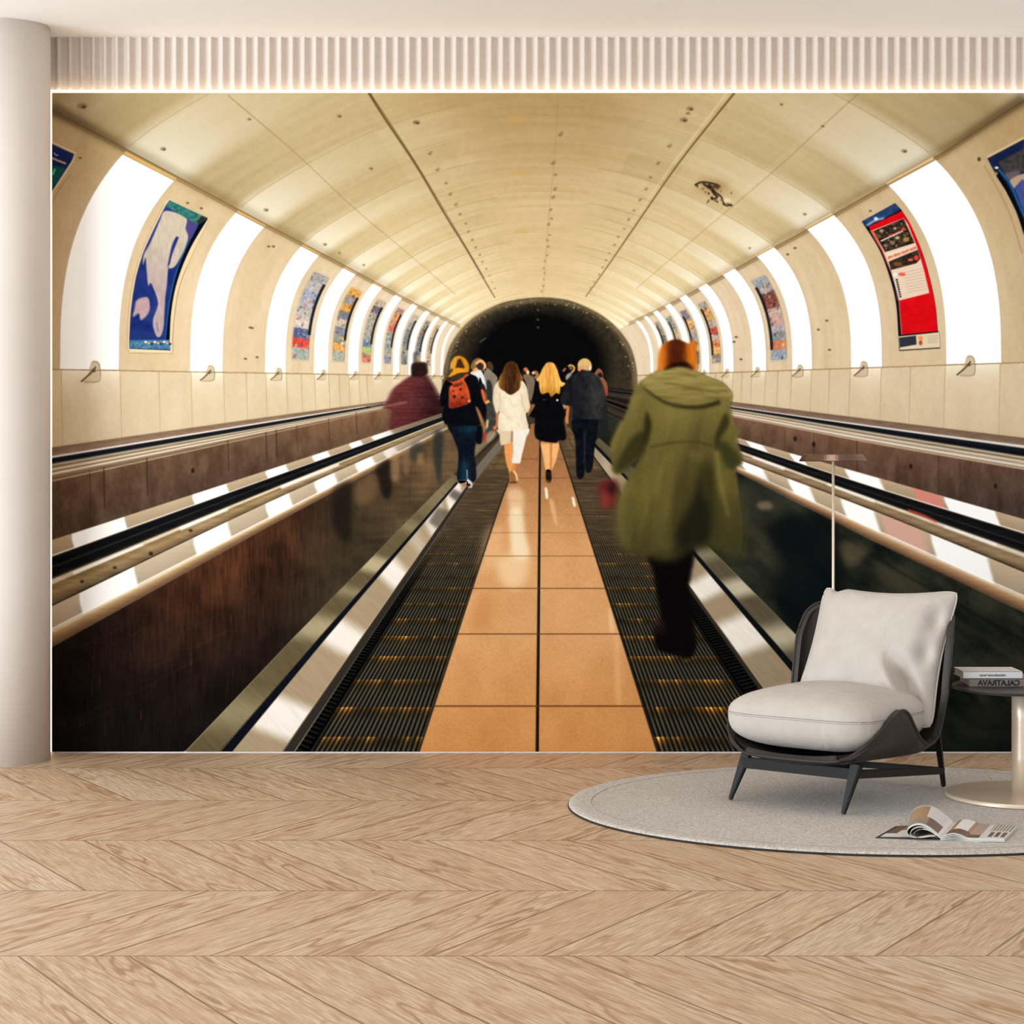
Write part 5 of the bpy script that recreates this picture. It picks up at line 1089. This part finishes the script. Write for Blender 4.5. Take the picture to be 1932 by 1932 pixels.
# --- side table with two books
TX, TY = (1931-CXP)*7.75/FP, 7.75; TZ = .435
tab = thing('side_table', 'round side table with dark smoked top on a champagne metal column and disc foot', 'table', (TX, TY, RT+.001))
bm = bmesh.new(); add_lathe(bm, [(.284, 0), (.29, .003), (.29, .012), (.286, .016), (.05, .017)], 96); obj('base', bm, M['bronze'], tab)
bm = bmesh.new(); add_lathe(bm, [(.044, .016), (.044, .15), (.044, .3), (.044, TZ-RT-.014)], 48); obj('column', bm, M['bronze'], tab, smooth=True)
bm = bmesh.new(); add_lathe(bm, [(.25, TZ-RT-.014), (.266, TZ-RT-.010), (.268, TZ-RT-.006), (.266, TZ-RT-.001), (.263, TZ-RT)], 96); obj('top', bm, M['topm'], tab, label='dark glossy round top')
def text_mesh(s, size, ext):
    cu = bpy.data.curves.new('lettering', 'FONT'); cu.body = s; cu.size = size; cu.extrude = ext; cu.offset = size*.045
    o = bpy.data.objects.new('lettering', cu); COL.objects.link(o); bpy.context.view_layer.update()
    me = bpy.data.meshes.new_from_object(o.evaluated_get(bpy.context.evaluated_depsgraph_get())); bpy.data.objects.remove(o); return me
def book(name, label, x0, x1, yf, z, dep, h, cov, ink, s, size, tx, mirror, group='books on the side table'):
    b = thing(name, label, 'book', ((x0+x1)/2, yf+dep/2, z), 0, group); w = x1-x0
    bm = bmesh.new(); t = .0022
    add_box(bm, (0, 0, t/2), (w, dep, t), .0006); add_box(bm, (0, 0, h-t/2), (w, dep, t), .0006); add_box(bm, (0, -dep/2+t/2, h/2), (w, t, h), .0006)
    obj('cover', bm, cov, b)
    bm = bmesh.new(); add_box(bm, (0, .001, h/2), (w-.006, dep-.006, h-2*t-.0004)); obj('pages', bm, M['paper'], b)
    me = text_mesh(s, size, .0004); R = Matrix.Rotation(PI/2, 4, 'X')
    lo = min(v.co.x for v in me.vertices); hi_ = max(v.co.x for v in me.vertices); yl = [v.co.y for v in me.vertices]; ym = (min(yl)+max(yl))/2
    me.transform(Matrix.Translation((-(lo+hi_)/2, -ym, 0)))
    k = tx[1]/(hi_-lo); me.transform(Matrix.Diagonal((-k if mirror else k, min(k, 1.15), 1, 1)))
    if mirror: me.flip_normals()
    me.transform(Matrix.Translation((tx[0]-(x0+x1)/2, -dep/2-.0003, h/2)) @ R)
    obj('lettering', me, ink, b); return b
px2x = lambda px, y: (px-CXP)*y/FP
yb = 7.715
book('book', 'taupe book with bold black spine lettering, lower of the two on the side table', px2x(1829, yb), px2x(1975, yb), yb, TZ, .175, .031, M['cover2'], M['ink'], 'CALATRAVA', .024, ((px2x(1884, yb)), 80*yb/FP), True)
book('book', 'white book with small grey spine lettering, on top of the taupe book', px2x(1817, yb), px2x(1929, yb), yb-.002, TZ+.0312, .165, .027, M['cover'], M['ink2'], 'umuf umoulumniw', .016, ((px2x(1873, yb)), 50*yb/FP), False)

# --- open magazine on the rug
F = lambda x, y, z=0.: on_floor(x, y, RT+.0015)+Vector((0, 0, z))
mag = thing('magazine', 'open magazine with a rolled-back page lying on the rug beside the side table', 'magazine', tuple(F(1773, 1584)))
def rel(p): return p-F(1773, 1584)
sp0, sp1 = rel(F(1774, 1585)), rel(F(1800, 1556)); e0, e1 = rel(F(1895, 1589)), rel(F(1919, 1563))
ax = (sp1-sp0); wr = (e0-sp0)
def right_pg(z0_, lift):
    def f(a, b):
        p = sp0+ax*b+((e0-sp0)*(1-b)+(e1-sp1)*b)*a
        return p+Vector((0, 0, z0_+lift*math.sin(min(1, a/.42)*PI)**1.2*(1 if a < .42 else 0)+.001*math.sin(a*9)))
    return f
def page_mat(a, b):
    if a < .06 or a > .97 or b < .05 or b > .97: return 0
    if a < .4: return 1 if b > .35 and a > .12 and a < .34 else (2 if b > .3 else 3)
    if a < .58: return 4 if b > .25 else 3
    if a > .66 and b > .5: return 5 if (a*40) % 2 < 1 else 0
    if a > .66 and .12 < b < .44: return 3 if (a*30) % 3 < 2 else 0
    return 6 if b > .3 else 0
mats = [M['magpale'], M['paper'], M['magtan'], M['magbrown'], M['magblush'], M['maggrey'], M['magpale']]
bm = bmesh.new(); add_grid(bm, right_pg(.009, .012), 60, 30, page_mat)
o = obj('page', bm, mats, mag, smooth=True, label='flat printed page'); md = o.modifiers.new('t', 'SOLIDIFY'); md.thickness = .0012
bm = bmesh.new()
for i in range(4): add_grid(bm, right_pg(.0012+.0021*i, .003*i), 40, 6)
o = obj('page_block', bm, M['paper'], mag); md = o.modifiers.new('t', 'SOLIDIFY'); md.thickness = .0013
# flat cover on the other side
l0, l1 = rel(F(1651, 1581)), rel(F(1690, 1559))
def left_pg(a, b): return (sp0*(1-b)+sp1*b)*(1-a)+(l0*(1-b)+l1*b)*a+Vector((0, 0, .002+.001*math.sin(a*5)))
def cov_mat(a, b):
    if a > .93 or b < .08 or b > .93: return 3
    return 0 if (a < .6 or b < .25) else (1 if a > .75 and b > .35 else (2 if b > .6 else 0))
bm = bmesh.new(); add_grid(bm, left_pg, 40, 24, cov_mat); o = obj('cover', bm, [M['magpale'], M['magbrown'], M['maggrey'], M['magdark']], mag); md = o.modifiers.new('t', 'SOLIDIFY'); md.thickness = .0015
# pages rolled back over themselves
dirl = ((l0-sp0).normalized()+(l1-sp1).normalized()).normalized()
def roll(r0, grow, a_end, lift):
    pts = [(0., .004)]
    R = r0
    L = .098
    P = [(0, .004), (.022, .024*lift), (.052, .046*lift), (.082, .055*lift), (.108, .050*lift), (.126, .036*lift), (.130, .020*lift), (.118, .008), (.096, .004), (.070, .006), (.044, .010), (.02, .009)]
    return crm(P, 5, False)[:a_end]
def roll_pg(prof2, sc, wid):
    n = len(prof2)-1
    def f(a, b):
        t = a*n; i = min(int(t), n-1); q0 = prof2[i]+(prof2[i+1]-prof2[i])*(t-i)
        k = sc*(1+wid*b); p = sp0+ax*b
        return p+dirl*float(q0[0])*k+Vector((0, 0, .004+float(q0[1])*k))
    return f
for nm, sc, lift, ae, pm in (('rolled_page', 1.0, 1.0, 58, lambda a, b: 0 if a < .05 or b < .06 or b > .94 else (1 if a < .22 and b > .45 else (3 if a < .2 else (2 if a < .42 and b > .3 else 4)))), ('rolled_page', .90, .92, 54, lambda a, b: 0), ('rolled_page', .80, .84, 50, lambda a, b: 4 if a > .3 else 0)):
    bm = bmesh.new(); add_grid(bm, roll_pg(roll(0, 0, ae, lift), sc*.86, .35), 70, 26, pm)
    o = obj(nm, bm, [M['paper'], M['magpale'], M['magtan'], M['magbrown'], M['maggrey']], mag, smooth=True); md = o.modifiers.new('t', 'SOLIDIFY'); md.thickness = .001

# --- light, camera
w = bpy.data.worlds.new('daylight'); S.world = w; w.use_nodes = True
bg = w.node_tree.nodes['Background']; 
_t = w.node_tree; _g = _t.nodes.new('ShaderNodeTexCoord'); _s = _t.nodes.new('ShaderNodeSeparateXYZ'); _t.links.new(_g.outputs['Generated'], _s.inputs[0])
_t.links.new(ramp(_t, Ex(_t, _s.outputs[2]).op('MULTIPLY_ADD', .5, .5).k, [(.44, (.96, .99, 1.0, 1)), (.54, (.34, .39, .45, 1))]), bg.inputs[0]); bg.inputs[1].default_value = 1.45  # lower half made brighter than the sky, an added uplight for the ceiling
def area(name, loc, target, sx, sy, power, col):
    l = bpy.data.lights.new(name, 'AREA'); l.shape = 'RECTANGLE'; l.size, l.size_y = sx, sy; l.energy = power; l.color = col
    o = bpy.data.objects.new(name, l); COL.objects.link(o); o.location = loc
    o.rotation_euler = (Vector(target)-Vector(loc)).to_track_quat('-Z', 'Y').to_euler(); return o
area('window_daylight', (-7.5, 2.4, 1.0), (1.0, 8.2, 1.6), 5.0, 2.6, 900, (.84, .935, 1))
area('fill_light_behind', (-.5, -4.5, 1.0), (.3, 9, 1.9), 9, 2.6, 190, (.83, .93, 1))  # unseen fill behind the camera, added to light the picture evenly
area('ceiling_downlight', (1.0, 7.35, CZ-.01), (1.0, 7.35, 0), .9, .9, 9, (1, .96, .92))
cam = bpy.data.cameras.new('camera'); co = bpy.data.objects.new('camera', cam); COL.objects.link(co)
co.location = (0, 0, HC); co.rotation_euler = (PI/2, 0, 0)
cam.sensor_width = 36; cam.lens = FP/1932*36; cam.shift_y = -(966-CYP)/1932; cam.clip_end = 60
S.camera = co
S.view_settings.view_transform = 'Standard'; S.view_settings.look = 'None'; S.view_settings.gamma = 1.; S.view_settings.use_curve_mapping = False
S.view_settings.exposure = -.11
S.cycles.max_bounces = 8; S.cycles.diffuse_bounces = 5
try: S.cycles.use_denoising = True
except Exception: pass
